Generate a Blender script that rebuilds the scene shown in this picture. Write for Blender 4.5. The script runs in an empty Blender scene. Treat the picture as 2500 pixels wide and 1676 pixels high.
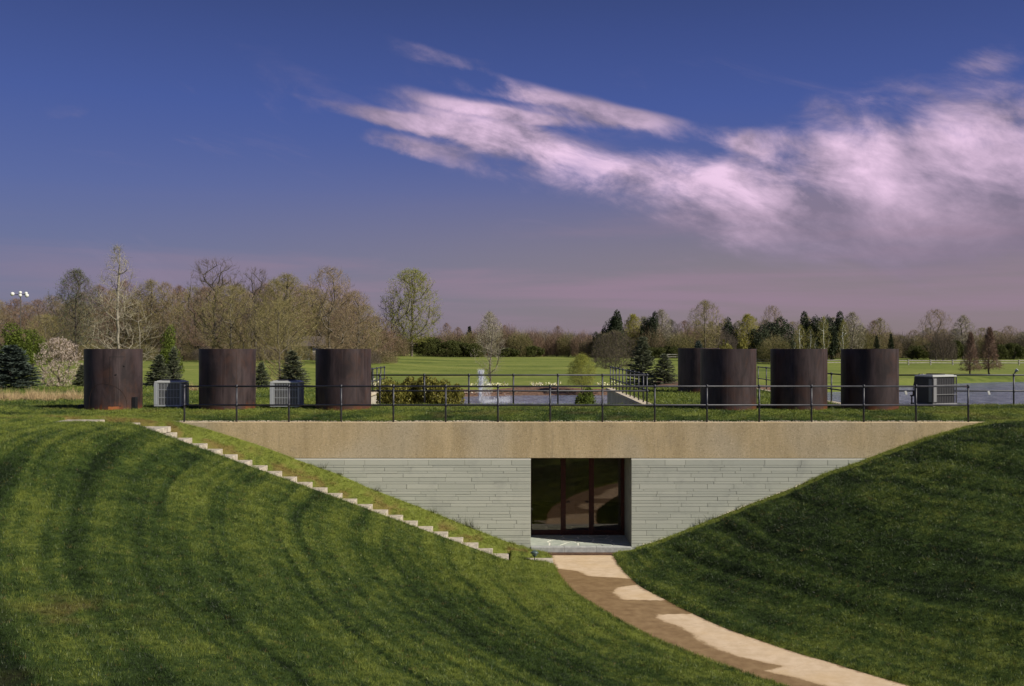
import bpy, math, random
import numpy as np
from mathutils import Vector, Euler
R = math.radians
rng = np.random.default_rng(7); random.seed(7)
sc = bpy.context.scene
COL = sc.collection

# ------------------------------------------------------------------ camera
cam = bpy.data.objects.new('camera', bpy.data.cameras.new('camera'))
COL.objects.link(cam); sc.camera = cam
cam.location = (0, 0, 0); cam.rotation_euler = (R(90), 0, 0)
cam.data.lens = 36; cam.data.sensor_width = 36; cam.data.shift_y = 0.0028
cam.data.clip_start = .1; cam.data.clip_end = 4000
# ------------------------------------------------------------------ light
SUN_EL, SUN_A = 39.0, 26.0          # A: degrees from +X towards the camera side
sdir = Vector((math.cos(R(SUN_EL))*math.cos(R(SUN_A)), -math.cos(R(SUN_EL))*math.sin(R(SUN_A)), math.sin(R(SUN_EL))))
sl = bpy.data.lights.new('sun', 'SUN'); sl.energy = 5.0; sl.angle = R(.5); sl.color = (1, .93, .80)
so = bpy.data.objects.new('sun', sl); COL.objects.link(so)
so.rotation_euler = sdir.to_track_quat('Z', 'Y').to_euler(); so.location = (60, -30, 60)
sc.view_settings.view_transform = 'Standard'; sc.view_settings.look = 'None'
sc.view_settings.exposure = 0.0; sc.view_settings.gamma = 1.0; sc.view_settings.use_curve_mapping = False

# ------------------------------------------------------------------ node helpers
class NV:
    """a value in a node tree; + - * / build Math nodes"""
    def __init__(s, nt, sock): s.nt, s.s = nt, sock
    def _m(s, op, *a, clamp=False):
        n = s.nt.nodes.new('ShaderNodeMath'); n.operation = op; n.use_clamp = clamp
        for i, v in enumerate((s,)+a):
            if isinstance(v, NV): s.nt.links.new(v.s, n.inputs[i])
            else: n.inputs[i].default_value = v
        return NV(s.nt, n.outputs[0])
    def __add__(s, o): return s._m('ADD', o)
    def __radd__(s, o): return s._m('ADD', o)
    def __sub__(s, o): return s._m('SUBTRACT', o)
    def __rsub__(s, o): return (s*-1)+o
    def __mul__(s, o): return s._m('MULTIPLY', o)
    def __rmul__(s, o): return s._m('MULTIPLY', o)
    def __truediv__(s, o): return s._m('DIVIDE', o)
    def clamp(s): return s._m('ADD', 0.0, clamp=True)
    def pow(s, e): return s._m('POWER', e)
    def sq(s): return s*s
    def f(s, op, *a): return s._m(op, *a)
    def step(s, a, b):
        n = s.nt.nodes.new('ShaderNodeMapRange'); n.interpolation_type = 'SMOOTHSTEP'
        s.nt.links.new(s.s, n.inputs[0]); n.inputs[1].default_value = a; n.inputs[2].default_value = b
        return NV(s.nt, n.outputs[0])
def mixc(nt, fac, a, b, mode='MIX'):
    n = nt.nodes.new('ShaderNodeMix'); n.data_type = 'RGBA'; n.blend_type = mode
    for sock, v in ((n.inputs[0], fac), (n.inputs[6], a), (n.inputs[7], b)):
        if isinstance(v, NV): nt.links.new(v.s, sock)
        elif isinstance(v, bpy.types.NodeSocket): nt.links.new(v, sock)
        elif isinstance(v, (int, float)): sock.default_value = v
        else: sock.default_value = (*v, 1) if len(v) == 3 else v
    return n.outputs[2]
def combine(nt, x, y, z):
    n = nt.nodes.new('ShaderNodeCombineXYZ')
    for i, v in enumerate((x, y, z)):
        if isinstance(v, NV): nt.links.new(v.s, n.inputs[i])
        else: n.inputs[i].default_value = v
    return n.outputs[0]
def noise(nt, vec, scale=1, detail=4, rough=.55, dist=0):
    n = nt.nodes.new('ShaderNodeTexNoise'); n.inputs['Scale'].default_value = scale
    n.inputs['Detail'].default_value = detail; n.inputs['Roughness'].default_value = rough
    n.inputs['Distortion'].default_value = dist
    if vec is not None: nt.links.new(vec, n.inputs['Vector'])
    return NV(nt, n.outputs[0])
def sep(nt, sock):
    n = nt.nodes.new('ShaderNodeSeparateXYZ'); nt.links.new(sock, n.inputs[0])
    return [NV(nt, o) for o in n.outputs]

# ------------------------------------------------------------------ world: deep blue sky with streaming cloud
w = bpy.data.worlds.new('World'); sc.world = w; w.use_nodes = True
nt = w.node_tree; nt.nodes.clear()
tc = nt.nodes.new('ShaderNodeTexCoord'); x, y, z = sep(nt, tc.outputs['Generated'])
az = x.f('ARCTAN2', y); el = z._m('ARCSINE')
sky = nt.nodes.new('ShaderNodeTexSky'); sky.sky_type = 'NISHITA'; sky.sun_disc = False
sky.sun_elevation = R(SUN_EL); sky.sun_rotation = math.atan2(sdir.x, sdir.y); sky.air_density = 1.0; sky.dust_density = .6; sky.ozone_density = 3
rampn = nt.nodes.new('ShaderNodeValToRGB'); nt.links.new((el/1.2).s, rampn.inputs[0])
cr = rampn.color_ramp
stops = [(0.0, (.150, .140, .245)), (.07, (.130, .135, .30)), (.125, (.085, .112, .35)), (.19, (.053, .086, .34)), (.25, (.038, .061, .25)), (.31, (.024, .038, .145)), (1, (.022, .034, .125))]
while len(cr.elements) < len(stops): cr.elements.new(.5)
for e, (p, c) in zip(cr.elements, stops): e.position = p; e.color = (*c, 1)
u = az/0.4636; v = el/0.326
mauve = (u.step(-1.3, .7)*(1-v.step(.16, .64))).clamp()
base = mixc(nt, mauve*.9, rampn.outputs[0], (.265, .193, .222))
nis = nt.nodes.new('ShaderNodeVectorMath'); nis.operation = 'SCALE'; nis.inputs['Scale'].default_value = .055
nt.links.new(sky.outputs[0], nis.inputs[0])
base = mixc(nt, .22, base, nis.outputs[0])
# streak coordinates
s_ = az*.956 - el*.292; t_ = az*.292 + el*.956
st = combine(nt, s_*4.2, t_*12.5, 0.3)
n1 = noise(nt, st, 1.0, 9, .58, .35)
n2 = noise(nt, combine(nt, s_*8.5, t_*16.0, 5.1), 1.0, 7, .6, .3)
n3 = noise(nt, combine(nt, az*2.2, el*9.0, 9.7), 1.0, 3, .5, 0)
n4 = noise(nt, combine(nt, s_*16.0, t_*42.0, 3.1), 1.0, 6, .62, .4)
# main bank
n6 = noise(nt, combine(nt, s_*4.5, t_*9.0, 7.7), 1.0, 6, .6, .8)
warp = (n2-.5)*.10 + (n6-.5)*.07
vw = v + warp
vc = .575 - u.f('MINIMUM', 0.0)*.16 - u.f('MAXIMUM', 0.0).f('MINIMUM', .4)*.33 + u.step(.4, .7)*.055
wd = .082 + u.step(.25, .75)*.095
q = (vw - vc)/wd
bank = (1 - (q.sq()).step(-.6, 3.4))*(u+warp*2.0).step(-.42, .10)*(1 - u.step(3.0, 5.0))
fine = noise(nt, combine(nt, s_*13.0, t_*27.0, 6.6), 1.0, 7, .6, .5)
def line_cloud(u0, v0, u1, v1, wdt):
    k = (v1-v0)/(u1-u0); L = u1-u0
    qq = (v + (fine-.5)*.035 + (n6-.5)*.03 - ((u-u0)*k + v0))/wdt
    uu = u+(n2-.5)*.25
    return (1 - (qq.sq()).step(-.3, 3.6))*uu.step(u0-.35*L, u0+.55*L)*(1-uu.step(u1-.6*L, u1+.35*L))
streak = line_cloud(-.22, .865, .04, .785, .018)*.8 + line_cloud(-.10, .775, .24, .685, .026) + line_cloud(-.22, .74, .18, .645, .017)*.8 + line_cloud(.10, .70, .48, .60, .026)
wisp = line_cloud(-.50, .72, -.10, .625, .018) + line_cloud(-.36, .63, -.12, .56, .020) + line_cloud(-.30, .70, .10, .60, .045)
puff = (1-(((u-.945)/.075).sq()+((v+(n6-.5)*.08-.775)/.04).sq()).step(-.6, 2.4)) + (1-(((u+.88)/.05).sq()+((vw-.63)/.02).sq()).step(.2, 1.8))*.35
low = u.step(-.3, .9)*(1 - v.step(.3, .60))
dens = (bank*.56 + streak*.66 + wisp*.52 + puff*.45 + low*v.step(.02, .3)*.47 + (n1-.5)*1.35 + (fine-.5)*.75 + n3*.20 - .20)
cm = dens.step(.12, .62)
bright = (((bank*1.2*(1-(u-.35).clamp()*.45)*(1-(.0-q).clamp()*.45) + streak*.62 + wisp*.3 + puff*.55))*((n2-.5)*3.2+(fine-.5)*1.6+.46)*1.15).clamp()
ccol = mixc(nt, bright, (.235, .195, .29), (.88, .63, .84))
ccol = mixc(nt, ((q*-1).step(.1, 1.1)*u.step(.2, .9)*.6*(1-bright)).clamp(), ccol, (.19, .17, .235))
final = mixc(nt, (cm*.95*(.08+.92*(bank*1.15+streak*.95+wisp*.7+puff*.8+low*.6).clamp())).clamp(), base, ccol)
# long low haze bands and faint cirrus
n5 = noise(nt, combine(nt, s_*2.2, el*26.0, 4.4), 1.0, 5, .55, .3)
hb = (n5.step(.40, .68)*v.step(-.1, .12)*(1-v.step(.22, .46))*(u.step(-1.4, .3)*.65+.35)*.75).clamp()
final = mixc(nt, hb, final, (.315, .22, .30))
ci = noise(nt, combine(nt, s_*5, t_*20, 2.2), 1.0, 8, .6, .6)
cif = (ci.step(.55, .80)*.34*(1-v.step(.55, .95))).clamp()
final = mixc(nt, cif, final, (.34, .26, .38))
bg = nt.nodes.new('ShaderNodeBackground'); nt.links.new(final, bg.inputs[0]); bg.inputs[1].default_value = 1.0
wo = nt.nodes.new('ShaderNodeOutputWorld'); nt.links.new(bg.outputs[0], wo.inputs[0])

# ------------------------------------------------------------------ mesh helpers
def mesh(name, V, F, mat=None, smooth=False, parent=None, link=True, mats=None, midx=None):
    me = bpy.data.meshes.new(name)
    V = np.asarray(V, dtype=np.float32).reshape(-1, 3)
    if isinstance(F, np.ndarray) and F.ndim == 2:
        n, k = F.shape
        me.vertices.add(len(V)); me.vertices.foreach_set('co', V.ravel())
        me.loops.add(n*k); me.loops.foreach_set('vertex_index', F.astype(np.int32).ravel())
        me.polygons.add(n); me.polygons.foreach_set('loop_start', np.arange(0, n*k, k, dtype=np.int32))
        me.update(calc_edges=True)
    else:
        me.from_pydata(V.tolist(), [], [list(f) for f in F]); me.update()
    for m in (mats or ([mat] if mat else [])): me.materials.append(m)
    if midx is not None: me.polygons.foreach_set('material_index', np.asarray(midx, dtype=np.int32))
    if smooth: me.polygons.foreach_set('use_smooth', np.ones(len(me.polygons), dtype=bool))
    if not link: return me
    o = bpy.data.objects.new(name, me); COL.objects.link(o)
    if parent: o.parent = parent
    return o
def obj(name, me, parent=None, loc=None):
    o = bpy.data.objects.new(name, me); COL.objects.link(o)
    if parent: o.parent = parent
    if loc is not None: o.location = loc
    return o
def tag(o, label=None, cat=None, group=None, kind=None):
    if label: o['label'] = label
    if cat: o['category'] = cat
    if group: o['group'] = group
    if kind: o['kind'] = kind
    return o
def thing(name, loc, label, cat, group=None, rz=0):
    o = bpy.data.objects.new(name, None); COL.objects.link(o); o.location = loc; o.rotation_euler = (0, 0, rz)
    o.empty_display_size = .1
    return tag(o, label, cat, group)
class MB:
    def __init__(s): s.V = []; s.F = []; s.n = 0
    def add(s, V, F):
        s.V += [tuple(v) for v in V]; s.F += [tuple(i+s.n for i in f) for f in F]; s.n += len(V); return s
    def box(s, x0, x1, y0, y1, z0, z1, b=0.0):
        if b <= 0:
            V = [(x, y, z) for z in (z0, z1) for y in (y0, y1) for x in (x0, x1)]
            return s.add(V, [(0, 2, 3, 1), (4, 5, 7, 6), (0, 1, 5, 4), (2, 6, 7, 3), (0, 4, 6, 2), (1, 3, 7, 5)])
        # chamfered box, 24 verts
        V = []; idx = {}
        lo = (x0, y0, z0); hi = (x1, y1, z1)
        for cx in (0, 1):
            for cy in (0, 1):
                for cz in (0, 1):
                    c = (cx, cy, cz)
                    for ax in range(3):
                        p = []
                        for k in range(3):
                            e = hi[k] if c[k] else lo[k]
                            if k != ax: e += -b if c[k] else b
                            p.append(e)
                        idx[(c, ax)] = len(V); V.append(p)
        F = []
        for ax in range(3):
            o1, o2 = [(1, 2), (2, 0), (0, 1)][ax]
            for sd in (0, 1):
                q = []
                for a, b2 in ((0, 0), (1, 0), (1, 1), (0, 1)):
                    c = [0, 0, 0]; c[ax] = sd; c[o1] = a; c[o2] = b2; q.append(idx[(tuple(c), ax)])
                F.append(tuple(q if sd else q[::-1]))
        for ax in range(3):          # edges along ax
            o1, o2 = [(1, 2), (2, 0), (0, 1)][ax]
            for a in (0, 1):
                for b2 in (0, 1):
                    c0 = [0, 0, 0]; c0[o1] = a; c0[o2] = b2; c1 = list(c0); c1[ax] = 1
                    q = [idx[(tuple(c0), o1)], idx[(tuple(c1), o1)], idx[(tuple(c1), o2)], idx[(tuple(c0), o2)]]
                    F.append(tuple(q if (a == b2) else q[::-1]))
        for c in [(a, b2, c2) for a in (0, 1) for b2 in (0, 1) for c2 in (0, 1)]:
            q = [idx[(c, 0)], idx[(c, 1)], idx[(c, 2)]]
            F.append(tuple(q if (sum(c) % 2) else q[::-1]))
        return s.add(V, F)
    def tube(s, p0, p1, r0, r1=None, k=10, caps=True):
        r1 = r0 if r1 is None else r1
        p0 = Vector(p0); p1 = Vector(p1); d = (p1-p0).normalized()
        a = d.orthogonal().normalized(); b = d.cross(a)
        V = [p0+(a*math.cos(t)+b*math.sin(t))*r0 for t in [2*math.pi*i/k for i in range(k)]]
        V += [p1+(a*math.cos(t)+b*math.sin(t))*r1 for t in [2*math.pi*i/k for i in range(k)]]
        F = [(i, (i+1) % k, k+(i+1) % k, k+i) for i in range(k)]
        if caps: F += [tuple(range(k))[::-1], tuple(range(k, 2*k))]
        return s.add(V, F)
    def lathe(s, prof, k=24, c=(0, 0, 0), a0=0, a1=2*math.pi):
        full = abs(a1-a0-2*math.pi) < 1e-6; m = len(prof); kk = k if full else k+1
        V = [(c[0]+r*math.cos(a0+(a1-a0)*i/k), c[1]+r*math.sin(a0+(a1-a0)*i/k), c[2]+zz) for i in range(kk) for r, zz in prof]
        F = [(i*m+j, ((i+1) % kk)*m+j, ((i+1) % kk)*m+j+1, i*m+j+1) for i in range(k) for j in range(m-1)]
        return s.add(V, F)
    def build(s, name, mat=None, parent=None, smooth=False):
        return mesh(name, s.V, s.F, mat, smooth, parent)
    def me(s, name, mat=None, smooth=False): return mesh(name, s.V, s.F, mat, smooth, link=False)
def smooth_by_angle(o, ang=40):
    me = o.data; me.polygons.foreach_set('use_smooth', np.ones(len(me.polygons), dtype=bool))
    try: me.set_sharp_from_angle(angle=R(ang))
    except Exception: pass

# vectorised value noise
_perm = rng.random((256, 256))
def vn(x, y):
    x = np.asarray(x, float); y = np.asarray(y, float)
    xi = np.floor(x).astype(int); yi = np.floor(y).astype(int); fx = x-xi; fy = y-yi
    fx = fx*fx*(3-2*fx); fy = fy*fy*(3-2*fy)
    g = lambda a, b: _perm[a & 255, b & 255]
    return (g(xi, yi)*(1-fx)+g(xi+1, yi)*fx)*(1-fy)+(g(xi, yi+1)*(1-fx)+g(xi+1, yi+1)*fx)*fy
def fbm(x, y, o=4):
    s = 0; a = .5; t = 0
    for i in range(o): s = s+a*vn(x*2**i+17*i, y*2**i+31*i); t += a; a *= .5
    return s/t
def ss(a, b, x):
    t = np.clip((np.asarray(x, float)-a)/(b-a), 0, 1); return t*t*(3-2*t)

# ------------------------------------------------------------------ materials
M = {}
def mat(name, col, rough=.8, metal=0, spec=.5, col2=None, scale=4, bump=0, bscale=30, detail=5, vec='Object', trans=0, thr=(.35, .65)):
    m = bpy.data.materials.new(name); m.use_nodes = True; nt = m.node_tree; b = nt.nodes['Principled BSDF']
    b.inputs['Roughness'].default_value = rough; b.inputs['Metallic'].default_value = metal
    b.inputs['Specular IOR Level'].default_value = spec
    b.inputs['Base Color'].default_value = (*col, 1)
    t = nt.nodes.new('ShaderNodeTexCoord')
    vs = t.outputs[vec] if vec != 'World' else None
    if vec == 'World':
        g = nt.nodes.new('ShaderNodeNewGeometry'); vs = g.outputs['Position']
    if col2:
        n = noise(nt, vs, scale, detail); c = mixc(nt, n.step(*thr), col, col2)
        nt.links.new(c, b.inputs['Base Color'])
    if bump:
        n = noise(nt, vs, bscale, 5, .6); bp = nt.nodes.new('ShaderNodeBump'); bp.inputs['Strength'].default_value = bump
        bp.inputs['Distance'].default_value = .02; nt.links.new(n.s, bp.inputs['Height']); nt.links.new(bp.outputs[0], b.inputs['Normal'])
    M[name] = m; return m
def out(m): return m.node_tree.nodes['Principled BSDF']
mat('pipe', (.035, .036, .045), .45, .2, .5, (.055, .056, .068), 3)
mat('dark', (.012, .012, .014), .5)
mat('frame', (.050, .011, .007), .4, 0, .3, (.075, .018, .011), 5)
mat('soil', (.07, .035, .02), .95, col2=(.12, .065, .035), scale=6, bump=.8, bscale=20, vec='World')
mat('mulch', (.09, .045, .028), .95, col2=(.19, .11, .07), scale=5, bump=1, bscale=12, vec='World')
mat('stair', (.34, .30, .245), .9, 0, .2, col2=(.54, .485, .40), scale=7, bump=.2, bscale=40, vec='World')
mat('court_wall', (.42, .38, .32), .85, col2=(.55, .50, .42), scale=2, bump=.2, vec='World')
mat('coping', (.50, .42, .30), .9, col2=(.62, .54, .42), scale=5, bump=.5, vec='World')
mat('curb', (.36, .37, .36), .8, col2=(.47, .48, .46), scale=7, bump=.3, bscale=25, vec='World')
mat('joint', (.74, .73, .64), .9)
mat('flag', (.36, .40, .35), .95, 0, .1, col2=(.45, .48, .42), scale=4, bump=.2, vec='World')
mat('pebble', (.55, .48, .36), .85, col2=(.75, .68, .55), scale=14, vec='World')
mat('rock', (.42, .36, .27), .9, col2=(.62, .54, .42), scale=3, bump=.5, vec='World')
mat('ac_light', (.50, .52, .54), .45, .3)
mat('ac_mid', (.28, .28, .29), .5, .2)
mat('ac_dark', (.055, .054, .060), .5, .2)
mat('ac_coil', (.10, .09, .085), .6, .3, col2=(.16, .14, .12), scale=12)
mat('ac_lid', (.55, .56, .54), .4, .2)
mat('room', (.30, .25, .20), .9)
mat('bark', (.10, .083, .065), .95, col2=(.17, .145, .115), scale=3, vec='Object')
mat('bark_dark', (.055, .045, .038), .95, col2=(.10, .083, .07), scale=3)
mat('bark_pale', (.34, .31, .25), .9, col2=(.22, .19, .15), scale=4)
mat('white', (.75, .75, .72), .6)
mat('wood', (.38, .35, .31), .9, col2=(.52, .49, .45), scale=3)
mat('roof_dark', (.10, .08, .07), .9)
mat('lamp_green', (.09, .13, .12), .4, .3)
mat('lamp_pale', (.6, .68, .66), .4)
mat('red', (.45, .03, .03), .6)
mat('petal', (.72, .66, .30), .7, col2=(.8, .78, .62), scale=3, vec='World')
mat('dry', (.42, .30, .15), .9, col2=(.55, .42, .24), scale=9, vec='World')
def foliage(name, c1, c2, scale=1.5, tr=.25, rough=.75):
    """leaf or twig material: mottled colour plus a little translucency"""
    m = bpy.data.materials.new(name); m.use_nodes = True; nt = m.node_tree; b = nt.nodes['Principled BSDF']
    g = nt.nodes.new('ShaderNodeTexCoord'); gi = nt.nodes.new('ShaderNodeNewGeometry')
    n = noise(nt, g.outputs['Object'], scale, 3); r = NV(nt, gi.outputs['Random Per Island'])
    f = ((n-.5)*1.6+.5)*.55 + r*.45
    c = mixc(nt, f.clamp(), c1, c2); nt.links.new(c, b.inputs['Base Color'])
    b.inputs['Roughness'].default_value = rough; b.inputs['Specular IOR Level'].default_value = .25
    if tr:
        tl = nt.nodes.new('ShaderNodeBsdfTranslucent'); nt.links.new(c, tl.inputs[0])
        mx = nt.nodes.new('ShaderNodeMixShader'); mx.inputs[0].default_value = tr
        nt.links.new(b.outputs[0], mx.inputs[1]); nt.links.new(tl.outputs[0], mx.inputs[2])
        nt.links.new(mx.outputs[0], nt.nodes['Material Output'].inputs[0])
    M[name] = m; return m
foliage('twig_brown', (.165, .122, .075), (.38, .29, .175), .3, 0)
foliage('twig_pink', (.16, .105, .075), (.33, .22, .16), .3, 0)
foliage('twig_dark', (.075, .06, .05), (.18, .145, .115), .3, 0)
foliage('twig_pale', (.28, .25, .18), (.46, .42, .32), .4, 0)
foliage('twig_olive', (.17, .145, .065), (.37, .315, .135), .3, 0)
foliage('bud_green', (.22, .24, .05), (.46, .48, .12), .5, .3)
foliage('bud_yellow', (.30, .29, .04), (.52, .47, .07), .5, .3)
foliage('bud_olive', (.13, .12, .055), (.26, .24, .10), .5, .2)
foliage('bud_grey', (.10, .13, .07), (.20, .23, .13), .5, .2)
foliage('blossom', (.50, .40, .36), (.78, .66, .58), .8, .25)
foliage('leaf_bright', (.055, .090, .012), (.19, .235, .04), 1.5, .3)
foliage('leaf_shrub', (.05, .06, .010), (.40, .36, .08), 2, .25, .4)
foliage('leaf_hedge', (.030, .042, .012), (.13, .14, .035), .6, .15)
foliage('needle', (.055, .075, .042), (.27, .29, .18), 2.0, .22)
foliage('needle_blue', (.035, .055, .045), (.16, .20, .16), 2.0, .15)
foliage('needle_dark', (.016, .024, .014), (.085, .105, .055), .5, .12)

# grass
def grass_ground(name, dark, mid, light, far=False):
    m = bpy.data.materials.new(name); m.use_nodes = True; nt = m.node_tree; b = nt.nodes['Principled BSDF']
    g = nt.nodes.new('ShaderNodeNewGeometry'); P = g.outputs['Position']; X, Y, Z = sep(nt, P)
    if far:
        n1 = noise(nt, combine(nt, X*.04, Y*.10, 0.0), 1, 6, .65, .5); n2 = noise(nt, combine(nt, X*1.0, Y*.5, 0.0), 1, 6, .7)
        f = (n1*1.7+n2*.8-.75)
    else:
        n1 = noise(nt, P, .5, 5, .6, .5); n2 = noise(nt, P, 9, 6, .75); f = (n1*.9+n2*1.0-.45)
    c = mixc(nt, f.step(.15, .5), dark, mid); c = mixc(nt, f.step(.5, .85), c, light)
    nt.links.new(c, b.inputs['Base Color']); b.inputs['Roughness'].default_value = .9; b.inputs['Specular IOR Level'].default_value = .15
    nb = noise(nt, P, .8 if far else 28, 6, .75)
    bp = nt.nodes.new('ShaderNodeBump'); bp.inputs['Strength'].default_value = .5 if far else .9; bp.inputs['Distance'].default_value = .25 if far else .04
    nt.links.new(nb.s, bp.inputs['Height']); nt.links.new(bp.outputs[0], b.inputs['Normal'])
    M[name] = m; return m
def turf_mat():
    m = bpy.data.materials.new('turf'); m.use_nodes = True; nt = m.node_tree; b = nt.nodes['Principled BSDF']
    g = nt.nodes.new('ShaderNodeNewGeometry'); P = g.outputs['Position']
    a = nt.nodes.new('ShaderNodeAttribute'); a.attribute_name = 'tint'; d = nt.nodes.new('ShaderNodeAttribute'); d.attribute_name = 'dry'
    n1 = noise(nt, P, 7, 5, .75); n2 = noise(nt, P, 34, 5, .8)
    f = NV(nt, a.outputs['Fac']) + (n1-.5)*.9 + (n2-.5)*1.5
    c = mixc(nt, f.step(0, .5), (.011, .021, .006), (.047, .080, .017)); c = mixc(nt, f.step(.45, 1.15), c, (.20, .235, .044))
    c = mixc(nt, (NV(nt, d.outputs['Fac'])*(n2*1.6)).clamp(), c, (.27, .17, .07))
    nt.links.new(c, b.inputs['Base Color']); b.inputs['Roughness'].default_value = .9; b.inputs['Specular IOR Level'].default_value = .15
    bp = nt.nodes.new('ShaderNodeBump'); bp.inputs['Strength'].default_value = 1; bp.inputs['Distance'].default_value = .05
    nt.links.new(n2.s, bp.inputs['Height']); nt.links.new(bp.outputs[0], b.inputs['Normal']); M['turf'] = m
turf_mat()
grass_ground('field', (.085, .120, .022), (.165, .200, .042), (.26, .27, .070), far=True)
def blade_mat():
    m = bpy.data.materials.new('grass_blade'); m.use_nodes = True; nt = m.node_tree; b = nt.nodes['Principled BSDF']
    a = nt.nodes.new('ShaderNodeAttribute'); a.attribute_type = 'INSTANCER'; a.attribute_name = 'tint'
    d = nt.nodes.new('ShaderNodeAttribute'); d.attribute_type = 'INSTANCER'; d.attribute_name = 'dry'
    oi = nt.nodes.new('ShaderNodeObjectInfo'); r = NV(nt, oi.outputs['Random'])
    f = (NV(nt, a.outputs['Fac']) + (r-.5)*.70).clamp()
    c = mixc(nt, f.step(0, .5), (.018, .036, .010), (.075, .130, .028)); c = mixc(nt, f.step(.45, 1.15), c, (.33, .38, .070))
    c = mixc(nt, NV(nt, d.outputs['Fac']).clamp(), c, (.30, .21, .075))
    nt.links.new(c, b.inputs['Base Color']); b.inputs['Roughness'].default_value = .45; b.inputs['Specular IOR Level'].default_value = .35
    tl = nt.nodes.new('ShaderNodeBsdfTranslucent'); nt.links.new(c, tl.inputs[0])
    mx = nt.nodes.new('ShaderNodeMixShader'); mx.inputs[0].default_value = .35
    nt.links.new(b.outputs[0], mx.inputs[1]); nt.links.new(tl.outputs[0], mx.inputs[2])
    nt.links.new(mx.outputs[0], nt.nodes['Material Output'].inputs[0]); M['blade'] = m
blade_mat()

def beam_mat():
    m = bpy.data.materials.new('aggregate_concrete'); m.use_nodes = True; nt = m.node_tree; b = nt.nodes['Principled BSDF']
    g = nt.nodes.new('ShaderNodeNewGeometry'); P = g.outputs['Position']; X, Y, Z = sep(nt, P)
    n1 = noise(nt, combine(nt, X*1.7, Y, Z*.35), 1, 5, .6); n2 = noise(nt, P, 30, 4, .75); n3 = noise(nt, combine(nt, X*5.5, Y, Z*.55), 1, 4, .6, .3)
    n5 = noise(nt, combine(nt, X*.35, Y, Z*.3), 1, 2, .5)
    n7 = noise(nt, P, 13, 5, .8); n8 = noise(nt, P, 2.2, 5, .6, .4)
    c = mixc(nt, n1.step(.3, .7), (.45, .345, .192), (.60, .465, .270))
    c = mixc(nt, n5.step(.42, .62)*.45, c, (.50, .45, .35)); c = mixc(nt, n8.step(.5, .75)*.35, c, (.36, .29, .19))
    c = mixc(nt, n3.step(.55, .75)*.33, c, (.27, .22, .15))
    c = mixc(nt, n7.step(.55, .66)*.55, c, (.78, .66, .46)); c = mixc(nt, (1-n7.step(.36, .46))*.55, c, (.20, .145, .085))
    c = mixc(nt, n2.step(.58, .66)*.6, c, (.95, .85, .66)); c = mixc(nt, (1-n2.step(.34, .42))*.7, c, (.11, .08, .045))
    nt.links.new(c, b.inputs['Base Color']); b.inputs['Roughness'].default_value = .9
    n6 = noise(nt, P, 48, 4, .75)
    h = (n2*.5 + n6)
    bp = nt.nodes.new('ShaderNodeBump'); bp.inputs['Strength'].default_value = .7; bp.inputs['Distance'].default_value = .02
    nt.links.new(h.s, bp.inputs['Height']); nt.links.new(bp.outputs[0], b.inputs['Normal']); M['beam'] = m
beam_mat()
def block_mat():
    m = bpy.data.materials.new('painted_block'); m.use_nodes = True; nt = m.node_tree; b = nt.nodes['Principled BSDF']
    g = nt.nodes.new('ShaderNodeNewGeometry'); P = g.outputs['Position']; X, Y, Z = sep(nt, P)
    oi = nt.nodes.new('ShaderNodeObjectInfo'); r = NV(nt, oi.outputs['Random'])
    n1 = noise(nt, combine(nt, X*1.1, Y, Z*.9), 1, 5, .6, .4); n2 = noise(nt, P, 14, 5, .7)
    c = mixc(nt, r, (.46, .475, .405), (.535, .545, .465)); c = mixc(nt, n1.step(.48, .75)*.6, c, (.31, .32, .285)); c = mixc(nt, n2.step(.5, .8)*.35, c, (.55, .56, .48))
    nt.links.new(c, b.inputs['Base Color']); b.inputs['Roughness'].default_value = .75
    bp = nt.nodes.new('ShaderNodeBump'); bp.inputs['Strength'].default_value = .5; bp.inputs['Distance'].default_value = .006
    nt.links.new(n2.s, bp.inputs['Height']); nt.links.new(bp.outputs[0], b.inputs['Normal']); M['block'] = m
block_mat(); mat('mortar', (.24, .245, .215), .9, col2=(.33, .335, .295), scale=3, vec='World')
def rust_mat():
    m = bpy.data.materials.new('weathered_steel'); m.use_nodes = True; nt = m.node_tree; b = nt.nodes['Principled BSDF']
    t = nt.nodes.new('ShaderNodeTexCoord'); P = t.outputs['Object']; X, Y, Z = sep(nt, P)
    oi = nt.nodes.new('ShaderNodeObjectInfo'); r = NV(nt, oi.outputs['Random'])
    ang = X.f('ARCTAN2', Y)
    n1 = noise(nt, combine(nt, ang*2.6, r*20, Z*.8), 1, 7, .62, .5); n2 = noise(nt, combine(nt, X*2, Y*2+r*9, Z*1.3), 1, 6, .65, .5); n3 = noise(nt, P, 18, 4, .6)
    n4 = noise(nt, combine(nt, ang*14.0, r*30, Z*.3), 1, 4, .6)
    c = mixc(nt, n1.step(.35, .68), (.022, .015, .016), (.062, .043, .044))
    c = mixc(nt, n2.step(.47, .70)*.6, c, (.066, .032, .022))
    c = mixc(nt, n4.step(.56, .72)*.5, c, (.095, .072, .070))
    rust = ((1-(Z+n1*.9-.34).step(.0, .34))*(ang.f('SINE')*0+.85))
    c = mixc(nt, rust, c, (.20, .062, .020)); c = mixc(nt, n3.step(.6, .8)*.35, c, (.035, .022, .02))
    nt.links.new(c, b.inputs['Base Color']); b.inputs['Metallic'].default_value = .0
    b.inputs['Roughness'].default_value = .5; b.inputs['Specular IOR Level'].default_value = .35
    bp = nt.nodes.new('ShaderNodeBump'); bp.inputs['Strength'].default_value = .25; bp.inputs['Distance'].default_value = .01
    nt.links.new((n3+n1*2).s, bp.inputs['Height']); nt.links.new(bp.outputs[0], b.inputs['Normal']); M['rust'] = m
rust_mat()
mat('rust_patch', (.36, .12, .035), .85, col2=(.22, .07, .03), scale=8)
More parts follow.
